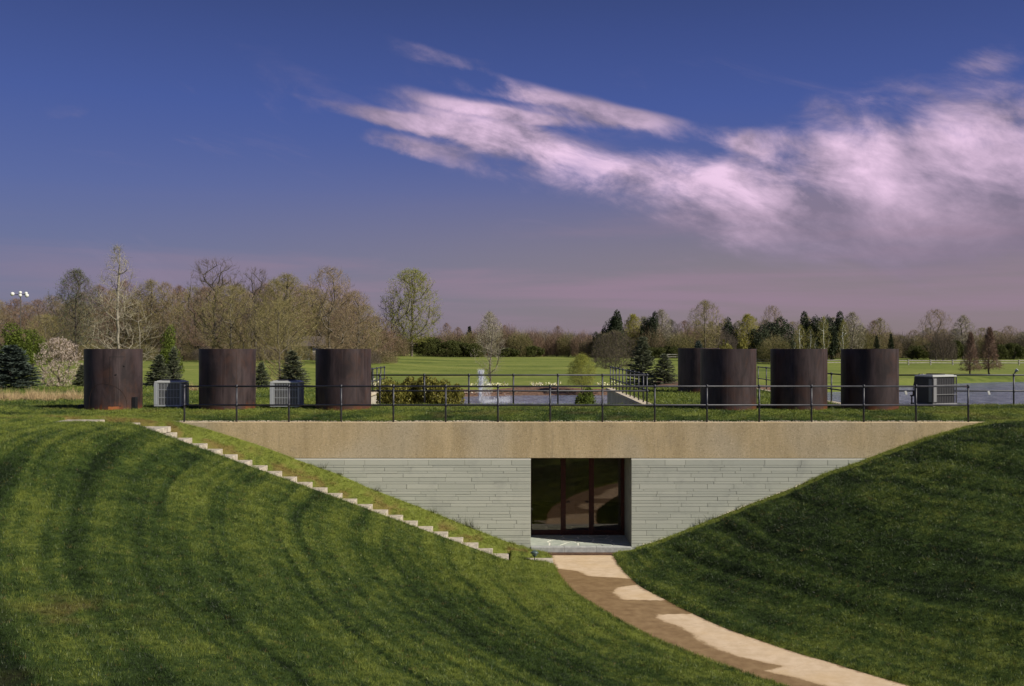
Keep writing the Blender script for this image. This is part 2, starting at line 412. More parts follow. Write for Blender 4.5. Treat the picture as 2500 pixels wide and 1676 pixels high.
mat('rust_dull', (.035, .018, .014), .8, col2=(.06, .03, .02), scale=6)
mat('weld', (.010, .007, .007), .6)
def path_mat():
    m = bpy.data.materials.new('path_concrete'); m.use_nodes = True; nt = m.node_tree; b = nt.nodes['Principled BSDF']
    g = nt.nodes.new('ShaderNodeNewGeometry'); P = g.outputs['Position']
    a = nt.nodes.new('ShaderNodeAttribute'); a.attribute_name = 'wet'; e = nt.nodes.new('ShaderNodeAttribute'); e.attribute_name = 'edge'
    n1 = noise(nt, P, 3.5, 6, .65); n2 = noise(nt, P, 26, 5, .7); n0 = noise(nt, P, .8, 4, .6)
    wet = (NV(nt, a.outputs['Fac']) + (n1-.5)*.34 + (n2-.5)*.30).step(.42, .56)
    dry = mixc(nt, n1.step(.3, .7), (.56, .42, .27), (.68, .53, .37)); dry = mixc(nt, n2.step(.55, .75)*.5, dry, (.42, .31, .19))
    dry = mixc(nt, n0.step(.45, .7)*.4, dry, (.60, .42, .22))
    we = mixc(nt, n1.step(.3, .7), (.205, .125, .055), (.31, .205, .10)); we = mixc(nt, n2.step(.55, .75)*.5, we, (.13, .075, .03))
    damp = (NV(nt, a.outputs['Fac']) + (n1-.5)*.5).step(.22, .52); dry = mixc(nt, damp*.35, dry, (.42, .28, .14))
    c = mixc(nt, wet, dry, we)
    eg = (NV(nt, e.outputs['Fac'])+(n1-.5)*.9+(n2-.5)*.5).step(.62, .98)
    c = mixc(nt, eg*.85, c, (.17, .085, .03)); nt.links.new(c, b.inputs['Base Color'])
    nt.links.new((.85-wet*.3).s, b.inputs['Roughness'])
    bp = nt.nodes.new('ShaderNodeBump'); bp.inputs['Strength'].default_value = .35; bp.inputs['Distance'].default_value = .01
    nt.links.new(n2.s, bp.inputs['Height']); nt.links.new(bp.outputs[0], b.inputs['Normal']); M['path'] = m
path_mat()
def water_mat():
    m = bpy.data.materials.new('lake_water'); m.use_nodes = True; nt = m.node_tree; b = nt.nodes['Principled BSDF']
    g = nt.nodes.new('ShaderNodeNewGeometry'); P = g.outputs['Position']; X, Y, Z = sep(nt, P)
    b.inputs['Roughness'].default_value = .15; nw = noise(nt, combine(nt, X*.9, Y*.35, 1.0), 1, 6, .75); nt.links.new(mixc(nt, nw.step(.35, .68), (.10, .12, .18), (.27, .30, .39)), b.inputs['Base Color']); b.inputs['IOR'].default_value = 1.33  # sky reflection and ripple brightness painted into the base colour
    n = noise(nt, combine(nt, X*1.1, Y*.55, 0.0), 1, 8, .72)
    bp = nt.nodes.new('ShaderNodeBump'); bp.inputs['Strength'].default_value = 1; bp.inputs['Distance'].default_value = .5
    nt.links.new(n.s, bp.inputs['Height']); nt.links.new(bp.outputs[0], b.inputs['Normal']); M['water'] = m
water_mat()
def glass_mat():
    m = bpy.data.materials.new('glass'); m.use_nodes = True; nt = m.node_tree; nt.nodes.remove(nt.nodes['Principled BSDF'])
    gl = nt.nodes.new('ShaderNodeBsdfGlossy'); gl.inputs['Roughness'].default_value = .02; gl.inputs[0].default_value = (.85, .8, .75, 1)
    tr = nt.nodes.new('ShaderNodeBsdfTransparent'); tr.inputs[0].default_value = (.75, .70, .64, 1)
    mx = nt.nodes.new('ShaderNodeMixShader'); mx.inputs[0].default_value = .095
    nt.links.new(tr.outputs[0], mx.inputs[1]); nt.links.new(gl.outputs[0], mx.inputs[2]); nt.links.new(mx.outputs[0], nt.nodes['Material Output'].inputs[0]); M['glass'] = m
glass_mat()
def spray_mat():
    m = bpy.data.materials.new('water_spray'); m.use_nodes = True; nt = m.node_tree; b = nt.nodes['Principled BSDF']
    b.inputs['Base Color'].default_value = (.8, .82, .88, 1); b.inputs['Roughness'].default_value = .4
    b.inputs['Alpha'].default_value = .55; M['spray'] = m
spray_mat()

# ------------------------------------------------------------------ ground shape
PATH = np.array([(2.1, 31.0), (2.1, 29.7), (2.2, 28.1), (2.43, 26.4), (2.84, 25.1), (3.3, 23.7), (3.85, 22.35), (4.4, 21.35), (5.05, 20.3), (5.55, 19.65), (6.15, 18.8), (9.0, 15.2), (13, 10.6), (17.5, 5.8), (22, 1)])
# resample smoothly
def smooth_poly(P, n=12):
    out_ = []
    for i in range(len(P)-1):
        p0 = P[max(i-1, 0)]; p1 = P[i]; p2 = P[i+1]; p3 = P[min(i+2, len(P)-1)]
        for k in range(n):
            t = k/n; out_.append(.5*((2*p1)+(-p0+p2)*t+(2*p0-5*p1+4*p2-p3)*t*t+(-p0+3*p1-3*p2+p3)*t**3))
    out_.append(P[-1]); return np.array(out_)
PS = smooth_poly(PATH, 8)
PARC = np.concatenate([[0], np.cumsum(np.linalg.norm(np.diff(PS, axis=0), axis=1))])
def path_dist(X, Y):
    """signed side, distance to the centre line, arc length"""
    X = np.asarray(X, float); Y = np.asarray(Y, float); sh = X.shape; X = X.ravel(); Y = Y.ravel()
    best = np.full(X.shape, 1e9); side = np.zeros(X.shape); arc = np.zeros(X.shape)
    for i in range(len(PS)-1):
        a = PS[i]; d = PS[i+1]-a; L2 = d@d
        t = ((X-a[0])*d[0]+(Y-a[1])*d[1])/L2
        tc_ = np.clip(t, 0 if i else -10, 1 if i < len(PS)-2 else 10)
        dx = X-(a[0]+tc_*d[0]); dy = Y-(a[1]+tc_*d[1]); dd = np.hypot(dx, dy); m = dd < best
        best[m] = dd[m]; side[m] = np.sign(d[0]*dy-d[1]*dx)[m]; arc[m] = (PARC[i]+tc_*math.sqrt(L2))[m]
    return side.reshape(sh), best.reshape(sh), arc.reshape(sh)
FD = np.array([0, .6, 1.35, 2.4, 3.5, 4.3, 5.5, 6.4, 7.7, 8.7, 9.6, 10.4, 11.4, 13.0, 16, 40])
FZ = np.array([0, .08, .30, .72, 1.16, 1.47, 1.93, 2.34, 2.79, 3.17, 3.46, 3.70, 3.93, 4.05, 4.1, 4.1])
PATHZ = -6.25
def stair_line(X): return -3.85-.366*(X+6.32)
ST_Y0, ST_Y1 = 28.95, 30.18
def front_parts(X, Y):
    side, dist, arc = path_dist(X, Y); d = dist-.95
    left = side < 0
    near = ss(28, 9, Y)
    L = np.where(left, 11.5+8.0*near, 11.5+2.5*near)
    de = d*11.5/L
    z = PATHZ+.05+np.interp(de, FD, FZ)
    f = z-PATHZ
    # strip along the wall is higher than the stair side (left)
    z = z-np.where(left, .30*ss(31.0, 30.15, Y)*ss(.15, .7, f)*(1-ss(3.5, 4.05, f)), 0)
    # soft kerb-like turf edge beside the path
    z = np.where(d < .12, PATHZ+np.clip(d*.55, -.14, .07), z)
    return z, d, arc, left
def Hfront(X, Y, carve=True):
    z, d, arc, left = front_parts(X, Y)
    # ruts left by the mower, along the slope
    wv = .55*vn(arc*.10, d*.12)+.25*vn(arc*.35+7, d*.3); r = fbm(d*3.0+5*wv, arc*.06+5, 2)
    rut = -.055*ss(.50, .62, r)*ss(.6, 2.0, d)
    bump = .07*(fbm(X*.8, Y*.8, 3)-.5)+.035*(fbm(X*3.1, Y*3.1, 2)-.5)
    calm = ss(.3, 1.2, d)*ss(31, 30.2, Y)
    z = z+(rut+bump)*calm
    if carve:
        X = np.asarray(X, float)
        ins = (X > -13.2) & (X < -.02) & (Y > ST_Y0-.02) & (Y < ST_Y1+.02)
        zl = np.minimum(stair_line(X), -2.22)
        z = np.where(ins, zl-.45, z)
        # turf meets the stair flanks
        wn = np.exp(-np.clip(ST_Y0-Y, 0, 9)/.7)*(Y < ST_Y0)+np.exp(-np.clip(Y-ST_Y1, 0, 9)/.25)*(Y > ST_Y1)
        wn = wn*(X > -13)*(X < 0.3)
        tgt = np.where(Y < ST_Y0, zl+.06, zl+.05)
        z = np.where(ins, z, z*(1-wn)+tgt*wn)
        # landing strip
        ins2 = (X > -.1) & (X < 1.25) & (Y > 29.32) & (Y < 30.05)
        z = np.where(ins2, np.minimum(z, -6.26), z)
        # terrain stays under the porch kerb
        z = np.where((X > .45) & (X < 3.75) & (Y > 30.75), np.minimum(z, -6.25), z)
    return z
LYF_X = np.array([-60, -16, -10, 0, 12, 25, 32, 42, 51, 60, 80, 150, 300]); LYF_Y = np.array([70, 70, 88, 93, 94, 97, 100, 113, 121, 127, 131, 135, 140.])
WATER = -4.5
def lake_far(X): return np.interp(X, LYF_X, LYF_Y)
def lake_near(X): return np.interp(X, [-60, -16, -10, 3, 4.5, 12.5, 14, 400], [75, 72, 62, 60, 70, 70, 50, 48.])
def Hback(X, Y):
    X = np.asarray(X, float); Y = np.asarray(Y, float)
    top = -2.36+.24*ss(31.2, 33.2, Y)+.02*(fbm(X*.5, Y*.5, 2)-.5)
    top = top+np.where(np.abs(X) > 13.6, .0, 0)
    yf = lake_far(X); yn = lake_near(X)
    s = np.minimum(Y-yn, yf-Y); lakein = s > 0
    db = np.clip(Y-yf, 0, None)
    fld = WATER+.62*ss(0, 3.2, db)+1.28*ss(0, 150, db)+.35*(fbm(X*.012, Y*.012, 3)-.5)*ss(5, 40, db)
    low = np.where(Y < yn, np.interp(yn-Y, [0, 6, 30], [0, .25, .25])+WATER, fld)
    low = np.where(lakein, WATER-np.clip(s*.25, 0, .8), low)
    leftw = 1-ss(-36, -13, X)
    leftl = -2.25+.10*(fbm(X*.05, Y*.05, 2)-.5)-.0*Y
    low = low*(1-leftw)+leftl*leftw
    # raised lawns: left lobe, middle peninsula
    raised = np.where((X < -6.3) & (Y < 51), 1.0, 0)
    raised = np.maximum(raised, np.where((X > 4.9) & (X < 12.0), (1-ss(60, 68, Y))*np.where(Y > 50.9, ss(4.9, 4.9+.6*np.clip(Y-50, 1, 6), X), 1), 0))
    raised = np.maximum(raised, np.where(X < -6.3, (1-ss(51, 60, Y)), 0))
    raised = np.where(Y <= 36.8, 1.0, raised)
    lobe = np.where(X < -40, 1.0, 0)
    raised = np.maximum(raised, 0)
    return top*raised+low*(1-raised)
def slope_tint(X, Y):
    z, d, arc, left = front_parts(X, Y)
    wv = .55*vn(arc*.10, d*.12)+.25*vn(arc*.35+7, d*.3)
    st_ = fbm(d*1.1+2*wv, arc*.07, 2); st2 = fbm(d*3.0+5*wv, arc*.06+5, 2); st3 = fbm(d*6.5+9*wv, arc*.11+2, 2)
    bl = fbm(X*.55+40, Y*.55, 3); pl = fbm(X*.16+3, Y*.16+8, 2)
    rid = ss(.50, .62, st2); rid3 = ss(.50, .66, st3)
    st4 = fbm(d*13+16*wv, arc*.2+9, 2); rid4 = ss(.5, .62, st4)
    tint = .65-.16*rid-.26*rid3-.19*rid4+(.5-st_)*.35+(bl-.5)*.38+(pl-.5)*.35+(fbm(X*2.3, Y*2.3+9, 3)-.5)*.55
    tint = tint-.10*(~left)  # right bank, only grazed by the sun: its shade darkened into the tint
    tint = tint+.36*np.exp(-np.abs(d)/1.8)+.20*ss(15, 29, Y)*left-.10*ss(14, 8, Y)  # last term paints foreground shade into the tint nearest the camera
    strip = left & (Y > ST_Y1) & (X < 1.2); tint = np.where(strip, tint+.65, tint)  # strip between stairs and wall faces the sun: that brightness put into its tint
    tint = np.where(~left & (Y > 30.5), tint+.9, tint)      # sunlight painted into the tint of the turf lip along the right-hand wall
    dry = np.where(strip, .8*ss(.46, .62, fbm(X*3, Y*3, 3))*ss(.8, .2, np.clip(Y-ST_Y1, 0, 1)), 0)+.10*ss(.60, .75, fbm(X*.7+4, Y*.7, 3))*(Y < 14)
    dry = dry+.45*np.exp(-((X+6.2)**2/.5+(Y-14.6)**2/.5))*ss(.35, .6, fbm(X*4, Y*4, 2))
    return tint, dry, st_, bl
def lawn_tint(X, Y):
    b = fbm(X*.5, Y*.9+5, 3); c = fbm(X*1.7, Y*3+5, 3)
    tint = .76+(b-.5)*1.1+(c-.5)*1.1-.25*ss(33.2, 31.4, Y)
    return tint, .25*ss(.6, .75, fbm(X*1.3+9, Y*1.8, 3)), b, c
def put_attr(o, fn):
    me = o.data; co = np.zeros(len(me.vertices)*3, np.float32); me.vertices.foreach_get('co', co); co = co.reshape(-1, 3).astype(float)
    t, d = fn(co[:, 0], co[:, 1])[:2]
    for nm, arr in (('tint', t), ('dry', d)):
        a = me.attributes.new(nm, 'FLOAT', 'POINT'); a.data.foreach_set('value', np.clip(arr, 0, 1.3).astype(np.float32))
    return o
def grid(name, xs, ys, H, m, smooth=True):
    Xg, Yg = np.meshgrid(xs, ys); Z = H(Xg, Yg); V = np.stack([Xg, Yg, Z], -1).reshape(-1, 3)
    nx, ny = len(xs), len(ys); i = np.arange(nx*ny).reshape(ny, nx)
    F = np.stack([i[:-1, :-1], i[:-1, 1:], i[1:, 1:], i[1:, :-1]], -1).reshape(-1, 4)
    return mesh(name, V, F, m, smooth)
def lines(*segs):
    a = np.concatenate([np.arange(s, e, st_) for s, e, st_ in segs]); return a
# front slopes
xs = np.concatenate([np.arange(-60, -20, 1.0), np.arange(-20, 22, .14), np.arange(22, 60, 1.0)])
xs = np.unique(np.concatenate([xs, [.45, .5, 3.7, 3.75, -.02, .02, -13.2, -13.16, -.1, 1.25]]))
ys = np.concatenate([np.arange(-30, 5, 1.0), np.arange(5, 18, .16), np.arange(18, 31.0, .14), [31.0, 31.02]])
ys = np.unique(np.concatenate([ys[(ys < 28.9) | (ys > 30.3)], [28.8, 28.9, ST_Y0-.03, ST_Y0+.01, 29.1, 29.3, 29.34, 29.6, 29.9, 30.03, 30.08, ST_Y1-.01, ST_Y1+.03, 30.28]]))
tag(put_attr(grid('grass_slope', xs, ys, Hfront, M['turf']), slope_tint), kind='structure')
# upper lawn: sides of the roof and the roof itself
def Htop(X, Y):
    z = Hback(X, Y)
    return z
xs = np.unique(np.concatenate([np.arange(-60, -20, 2.0), np.arange(-20, 24, .3), np.arange(24, 60, 2.0)]))
ys = np.unique(np.concatenate([np.arange(31.3, 36.7, .3), [36.85]]))
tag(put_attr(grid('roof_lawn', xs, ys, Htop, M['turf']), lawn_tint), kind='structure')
# join front plateau and roof lawn beyond the wall's ends
def Hend(X, Y):
    a = Hfront(X, np.full_like(Y, 31.01), False); b = Hback(X, np.full_like(Y, 31.3)); t = (Y-31.0)/.3
    return a*(1-t)+b*t+.004
for xr in ((-60, -11.0), (15.0, 60)):
    tag(put_attr(grid('lawn_strip', np.arange(xr[0], xr[1]+.01, .3), np.array([31.0, 31.15, 31.3]), Hend, M['turf']), lawn_tint), kind='structure')
# rear grounds out to the horizon
xs = np.unique(np.concatenate([-np.geomspace(60, 1500, 16)[::-1], np.arange(-60, 60, 1.5), np.geomspace(60, 1500, 22), [-6.4, -6.2, 4.8, 5.0, 11.9, 12.1]]))
ys = np.unique(np.concatenate([[36.85, 37.0], np.arange(37.5, 60, 1.0), np.arange(60, 136, 1.0), np.geomspace(136, 2500, 50)]))
gback = tag(grid('field', xs, ys, Hback, M['field']), kind='structure')
# lake surface
o = mesh('lake', [(-30, 48, WATER), (400, 48, WATER), (400, 145, WATER), (-30, 145, WATER)], [(0, 1, 2, 3)], M['water']); tag(o, kind='structure')

# ------------------------------------------------------------------ grass blades on the slopes (geometry nodes)
def grass_gn():
    ng = bpy.data.node_groups.new('grass_tufts', 'GeometryNodeTree')
    ng.interface.new_socket('Geometry', in_out='INPUT', socket_type='NodeSocketGeometry')
    ng.interface.new_socket('Geometry', in_out='OUTPUT', socket_type='NodeSocketGeometry')
    N = ng.nodes; Lk = ng.links; gi = N.new('NodeGroupInput'); go = N.new('NodeGroupOutput')
    join = N.new('GeometryNodeJoinGeometry'); rr = random.Random(3)
    for k in range(9):
        c = N.new('GeometryNodeMeshCone'); c.fill_type = 'NONE'; c.inputs['Vertices'].default_value = 3
        c.inputs['Radius Bottom'].default_value = .0042; c.inputs['Radius Top'].default_value = .0004; c.inputs['Depth'].default_value = rr.uniform(.035, .08)
        t = N.new('GeometryNodeTransform'); a = rr.uniform(0, 6.28); rd = rr.uniform(.005, .055); tilt = rr.uniform(.1, .75)
        t.inputs['Translation'].default_value = (rd*math.cos(a), rd*math.sin(a), -.008)
        t.inputs['Rotation'].default_value = (rr.uniform(-tilt, tilt), rr.uniform(-tilt, tilt), a)
        t.inputs['Scale'].default_value = (1, .35, 1)
        Lk.new(c.outputs['Mesh'], t.inputs['Geometry']); Lk.new(t.outputs[0], join.inputs[0])
    sm = N.new('GeometryNodeSetMaterial'); sm.inputs['Material'].default_value = M['blade']; Lk.new(join.outputs[0], sm.inputs[0])
    ip = N.new('GeometryNodeInstanceOnPoints'); Lk.new(gi.outputs[0], ip.inputs['Points']); Lk.new(sm.outputs[0], ip.inputs['Instance'])
    ar = N.new('GeometryNodeInputNamedAttribute'); ar.data_type = 'FLOAT_VECTOR'; ar.inputs[0].default_value = 'rot'
    asz = N.new('GeometryNodeInputNamedAttribute'); asz.data_type = 'FLOAT_VECTOR'; asz.inputs[0].default_value = 'siz'
    e2 = N.new('FunctionNodeEulerToRotation'); Lk.new(ar.outputs[0], e2.inputs[0]); Lk.new(e2.outputs[0], ip.inputs['Rotation'])
    Lk.new(asz.outputs[0], ip.inputs['Scale']); Lk.new(ip.outputs[0], go.inputs[0])
    return ng
GN = grass_gn()
def grass_object(name, P, rot, siz, tint, dry):
    me = bpy.data.meshes.new(name); n = len(P); me.vertices.add(n); me.vertices.foreach_set('co', P.astype(np.float32).ravel())
    for nm, ty, arr in (('rot', 'FLOAT_VECTOR', rot), ('siz', 'FLOAT_VECTOR', siz), ('tint', 'FLOAT', tint), ('dry', 'FLOAT', dry)):
        a = me.attributes.new(nm, ty, 'POINT'); a.data.foreach_set('vector' if ty == 'FLOAT_VECTOR' else 'value', arr.astype(np.float32).ravel())
    me.materials.append(M['blade'])
    o = bpy.data.objects.new(name, me); COL.objects.link(o); md = o.modifiers.new('tufts', 'NODES'); md.node_group = GN
    tag(o, kind='stuff'); return o
def scatter(y0, y1, dens, xspan=.60, pad=3.0):
    """random points in the wedge the lens could plausibly see, dens(y) per square metre"""
    n = int(max(dens(y0), dens(y1))*(y1-y0)*2*(xspan*y1+pad))
    Y = rng.uniform(y0, y1, n); X = rng.uniform(-1, 1, n)*(xspan*y1+pad)
    k = (np.abs(X) < xspan*Y+pad) & (rng.random(n) < dens(Y)/max(dens(y0), dens(y1))); return X[k], Y[k]
def slope_grass():
    X, Y = scatter(4.5, 31.0, lambda y: 330+0*np.asarray(y, float))
    X = np.concatenate([X]); z0, d, arc, left = front_parts(X, Y)
    k = (d > -.01+.10*(vn(X*4, Y*4)-.6)) & ~((X > .40) & (X < 3.75) & (Y > 30.72))
    k &= ~((X > -13.1) & (X < .0) & (Y > ST_Y0-.0) & (Y < ST_Y1-.0)) & ~((X > -.02) & (X < 1.2) & (Y > 29.36) & (Y < 30.03)) & (Y < 30.93)
    X, Y, d, arc, left = X[k], Y[k], d[k], arc[k], left[k]
    # extra tufts hanging over the path edge
    Z = Hfront(X, Y); n = len(X)
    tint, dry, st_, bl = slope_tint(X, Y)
    dry = dry+(rng.random(n) < .012)*.8
    h = .45+.55*rng.random(n)+.5*(bl-.5)
    h = h*(1+.5*np.exp(-np.abs(d-.05)/.10)+.5*np.exp(-np.abs(Y-ST_Y0+.05)/.12)*(X < 0)+.5*np.exp(-np.abs(Y-30.9)/.05))*(1+.8*(rng.random(n) < .03))
    lean = .35
    rot = np.stack([rng.normal(0, lean, n), rng.normal(0, lean, n), rng.uniform(0, 6.28, n)], -1)
    wd = rng.uniform(.7, 1.15, n)+.45*ss(12, 30, Y)
    siz = np.stack([wd, wd, h], -1)
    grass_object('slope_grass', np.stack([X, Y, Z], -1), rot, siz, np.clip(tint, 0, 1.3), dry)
slope_grass()
def lawn_grass():
    X, Y = scatter(31.25, 36.8, lambda y: 190+0*np.asarray(y, float), .60, 2)
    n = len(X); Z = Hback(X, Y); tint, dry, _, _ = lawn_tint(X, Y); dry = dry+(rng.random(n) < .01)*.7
    wd = rng.uniform(1.8, 2.6, n)
    rot = np.stack([rng.normal(0, .3, n), rng.normal(0, .3, n), rng.uniform(0, 6.28, n)], -1)
    grass_object('roof_grass', np.stack([X, Y, Z], -1), rot, np.stack([wd, wd, .35+.35*rng.random(n)], -1), np.clip(tint, .1, 1.1), dry)
lawn_grass()
def lobe_grass():
    ax = rng.uniform(-26, 12, 90000); ay = rng.uniform(36.9, 52, 90000)
    k = (ax < -6.5) | ((ax > 5.1) & (ax < 11.8)); X, Y = ax[k], ay[k]
    n = len(X); Z = Hback(X, Y); b = fbm(X*.4+7, Y*.5+5, 3); c = fbm(X*1.2, Y*1.2, 2)
    tint = .78+(b-.5)*.9+(c-.5)*.5
    wd = rng.uniform(2.6, 4.2, n)
    rot = np.stack([rng.normal(0, .3, n), rng.normal(0, .3, n), rng.uniform(0, 6.28, n)], -1)
    grass_object('rear_lawn_grass', np.stack([X, Y, Z], -1), rot, np.stack([wd, wd, .5+.4*rng.random(n)], -1), np.clip(tint, .1, 1.1), np.zeros(n))
lobe_grass()

# ------------------------------------------------------------------ path slabs
def build_path():
    root = thing('path', (0, 0, 0), None, None); tag(root, kind='structure')
    tot = PARC[-1]; u = np.linspace(-1, 1, 25)
    wetY = np.array([15, 18.8, 19.7, 20.0, 20.6, 21.3, 22.2, 23.55, 23.85, 23.9, 25.12, 25.2, 26.0, 26.5, 26.75, 27.0, 27.3, 27.6, 27.8, 28.4, 28.75, 29.0, 31])
    wetU = np.array([-.5, -.35, -.5, .05, -.35, -.30, 0., -.05, .15, 1.5, 1.5, -.05, .0, .3, .85, 1.5, 1.5, .6, -.2, -.3, -.9, -1.5, -1.5])
    a = .12; cuts = [0.12]
    while cuts[-1] < tot-2: cuts.append(cuts[-1]+(1.25 if cuts[-1] < .5 else 1.75))
    for c0, c1 in zip(cuts[:-1], cuts[1:]):
        s = np.concatenate([[c0+.005, c0+.03, c0+.06], np.linspace(c0+.1, c1-.1, 18), [c1-.06, c1-.03, c1-.005]])
        cx = np.interp(s, PARC, PS[:, 0]); cy = np.interp(s, PARC, PS[:, 1])
        tx = np.interp(s+.05, PARC, PS[:, 0])-np.interp(s-.05, PARC, PS[:, 0]); ty = np.interp(s+.05, PARC, PS[:, 1])-np.interp(s-.05, PARC, PS[:, 1])
        l = np.hypot(tx, ty); nx, ny = -ty/l, tx/l      # left normal
        hw = .93
        Xg = cx[:, None]-nx[:, None]*u*hw*-1*-1; Yg = cy[:, None]-ny[:, None]*u*hw
        # u=+1 is the right-hand side in the picture
        Xg = cx[:, None]+(-ny[:, None]*0)+(nx[:, None])*u*hw; Yg = cy[:, None]+ny[:, None]*u*hw
        Zt = np.full_like(Xg, PATHZ+rng.uniform(-.003, .003))
        nr, nc = Xg.shape; top = np.stack([Xg, Yg, Zt], -1).reshape(-1, 3); i = np.arange(nr*nc).reshape(nr, nc)
        F = [tuple(q) for q in np.stack([i[:-1, :-1], i[:-1, 1:], i[1:, 1:], i[1:, :-1]], -1).reshape(-1, 4)]
        ring = list(i[0, :])+list(i[1:, -1])+list(i[-1, -2::-1])+list(i[-2:0:-1, 0])
        V = top.tolist(); b0 = len(V)
        for r in ring: V.append([V[r][0], V[r][1], PATHZ-.12])
        m = len(ring)
        for k in range(m): F.append((ring[k], b0+k, b0+(k+1) % m, ring[(k+1) % m]))
        o = mesh('slab', V, F, M['path'], False, root)
        U = np.broadcast_to(u, Xg.shape); ub = np.interp(Yg, wetY, wetU)+.30*(fbm(Xg*1.6, Yg*1.6, 3)-.5)
        wet = np.clip(.5+(ub-U)*1.2, 0, 1); edge = np.maximum(np.abs(U)**3*.9, (.55*np.exp(-(np.minimum(s-c0, c1-s)-.012)/.03))[:, None]*np.ones_like(U))
        for nm, arr in (('wet', wet), ('edge', edge)):
            at_ = o.data.attributes.new(nm, 'FLOAT', 'POINT'); full = np.zeros(len(V)); full[:nr*nc] = arr.ravel(); full[nr*nc:] = arr.ravel()[ring]; at_.data.foreach_set('value', full.astype(np.float32))
build_path()

# ------------------------------------------------------------------ underground building front
bld = thing('earth_sheltered_building', (0, 31, PATHZ), 'earth sheltered building with tan concrete beam over grey block walls and recessed glass entrance', 'building')
def rel(o): o.matrix_parent_inverse = bld.matrix_world.inverted() if False else o.matrix_parent_inverse; o.location = (-bld.location[0], -bld.location[1], -bld.location[2]); return o
beam = rel(MB().box(-17, 20, 31.0, 31.34, -3.40, -2.315, .012).build('concrete_beam', M['beam'], bld))
OX0, OX1, OTOP, OFL = .57, 3.61, -3.412, -6.07
for nm, x0, x1, xe in (('block_wall', -12.0, OX0, 0), ('block_wall', OX1, 14.5, 1)):
    wl = rel(MB().box(x0, x1 if xe else x1-.004, 30.985, 31.30, -6.55, -3.412).build(nm, M['mortar'], bld))
    rel(MB().box(x0, x1, 30.968, 31.2, -3.455, -3.413, .004).build('cap_course', M['joint'], bld))
    z = -3.458; ci = 0; pat = [.155, .068, .11, .068, .12, .135, .068, .15, .068, .09, .075, .12, .08, .105]
    rr = random.Random(11+xe)
    while z > -6.35:
        h = pat[ci % len(pat)]; z1 = z; z0 = z-h
        x = x0 - rr.uniform(0, .6)
        zg_edge = z0
        while x < x1:
            L = rr.choice([.62, .80, .95, 1.1, 1.3] if h > .1 else [.9, 1.2, 1.5, 1.1])
            a, b = max(x, x0), min(x+L, x1)
            if (x1-b < .25 and not xe): b = x1
            if b-a > .06:
                gz = float(min(Hfront(np.array([a, b]), np.array([30.9, 30.9]), False)))
                if z1 > gz-.02:
                    pr = .022+rr.uniform(-.004, .005)
                    me = MB().box(a+.004, b-.004, 30.985-pr, 31.02, z0+.004+rr.uniform(0, .003), z1-.004, .004).me('block', M['block'])
                    o = obj('block', me, wl)
            x = b if b >= x1 else x+L
        z = z0; ci += 1
# jambs, soffit, porch floor
for x0, x1 in ((OX0-.3, OX0), (OX1, OX1+.3)):
    rel(MB().box(x0, x1, 31.302, 33.2, -6.55, -3.412).build('jamb', M['mortar'], bld))
rel(MB().box(OX0-.3, OX1+.3, 31.342, 33.3, -3.40, -3.2).build('soffit', M['room'], bld))
rel(MB().box(OX0-.29, OX1+.29, 31.2, 33.2, -6.35, OFL-.008).build('porch_floor', M['joint'], bld))
pf = rel(MB().box(OX0+.002, OX1-.002, 30.93, 31.2, -6.35, OFL-.03).build('porch_bed', M['mortar'], bld))
xx = OX0
for L in (1.0, .98, 1.06):
    rel(MB().box(xx+.003, min(xx+L, OX1)-.003, 30.87, 31.12, -6.27, OFL, .008).build('kerb_stone', M['curb'], bld)); xx += L
# irregular flagstones by clipping a jittered voronoi
def clip_poly(P, a, b, c):
    o = []
    for i in range(len(P)):
        p, q = P[i], P[(i+1) % len(P)]; fp = a*p[0]+b*p[1]-c; fq = a*q[0]+b*q[1]-c
        if fp <= 0: o.append(p)
        if fp*fq < 0: t = fp/(fp-fq); o.append((p[0]+(q[0]-p[0])*t, p[1]+(q[1]-p[1])*t))
    return o
rr = random.Random(5); pts = []
for i in range(6):
    for j in range(4): pts.append((OX0+(i+.5+rr.uniform(-.3, .3))*3.04/6, 31.13+(j+.5+rr.uniform(-.3, .3))*2.0/4))
for p in pts:
    P = [(OX0+.01, 31.13), (OX1-.01, 31.13), (OX1-.01, 33.1), (OX0+.01, 33.1)]
    for q in pts:
        if q is p: continue
        a, b = q[0]-p[0], q[1]-p[1]; l = math.hypot(a, b); c = (a*(p[0]+q[0])/2+b*(p[1]+q[1])/2)/l-.032
        P = clip_poly(P, a/l, b/l, c)
        if not P: break
    if len(P) < 3: continue
    n = len(P); V = [(x, y, OFL+.002) for x, y in P]+[(x, y, OFL-.03) for x, y in P]
    rel(mesh('flagstone', V, [tuple(range(n))]+[(i, i+n, (i+1) % n+n, (i+1) % n) for i in range(n)], M['flag'], False, bld))
# glazed door screen
YF = 32.9
for x0, x1 in ((OX0+.003, OX0+.06), (1.565, 1.725), (2.47, 2.63), (3.50, OX1-.003)):
    rel(MB().box(x0, x1, YF-.06, YF+.06, OFL+.002, OTOP-.002, .004).build('mullion', M['frame'], bld))
for x0, x1 in ((OX0+.062, 1.563), (1.727, 2.468), (2.632, 3.498)):
    for z0, z1 in ((OFL+.004, OFL+.16), (OTOP-.10, OTOP-.004)):
        rel(MB().box(x0, x1, YF-.05, YF+.05, z0, z1, .004).build('rail', M['frame'], bld))
    rel(MB().box(x0, x1, YF-.004, YF+.004, OFL+.162, OTOP-.102).build('glass_pane', M['glass'], bld))
for x0, x1 in ((1.73, 1.86), (2.34, 2.465)):
    m = MB(); m.tube((x0, YF-.13, -5.0), (x1, YF-.13, -5.0), .014); m.tube(((x0+x1)/2, YF-.13, -5.0), ((x0+x1)/2, YF-.05, -5.0), .012)
    rel(m.build('door_handle', M['dark'], bld))
room = MB()
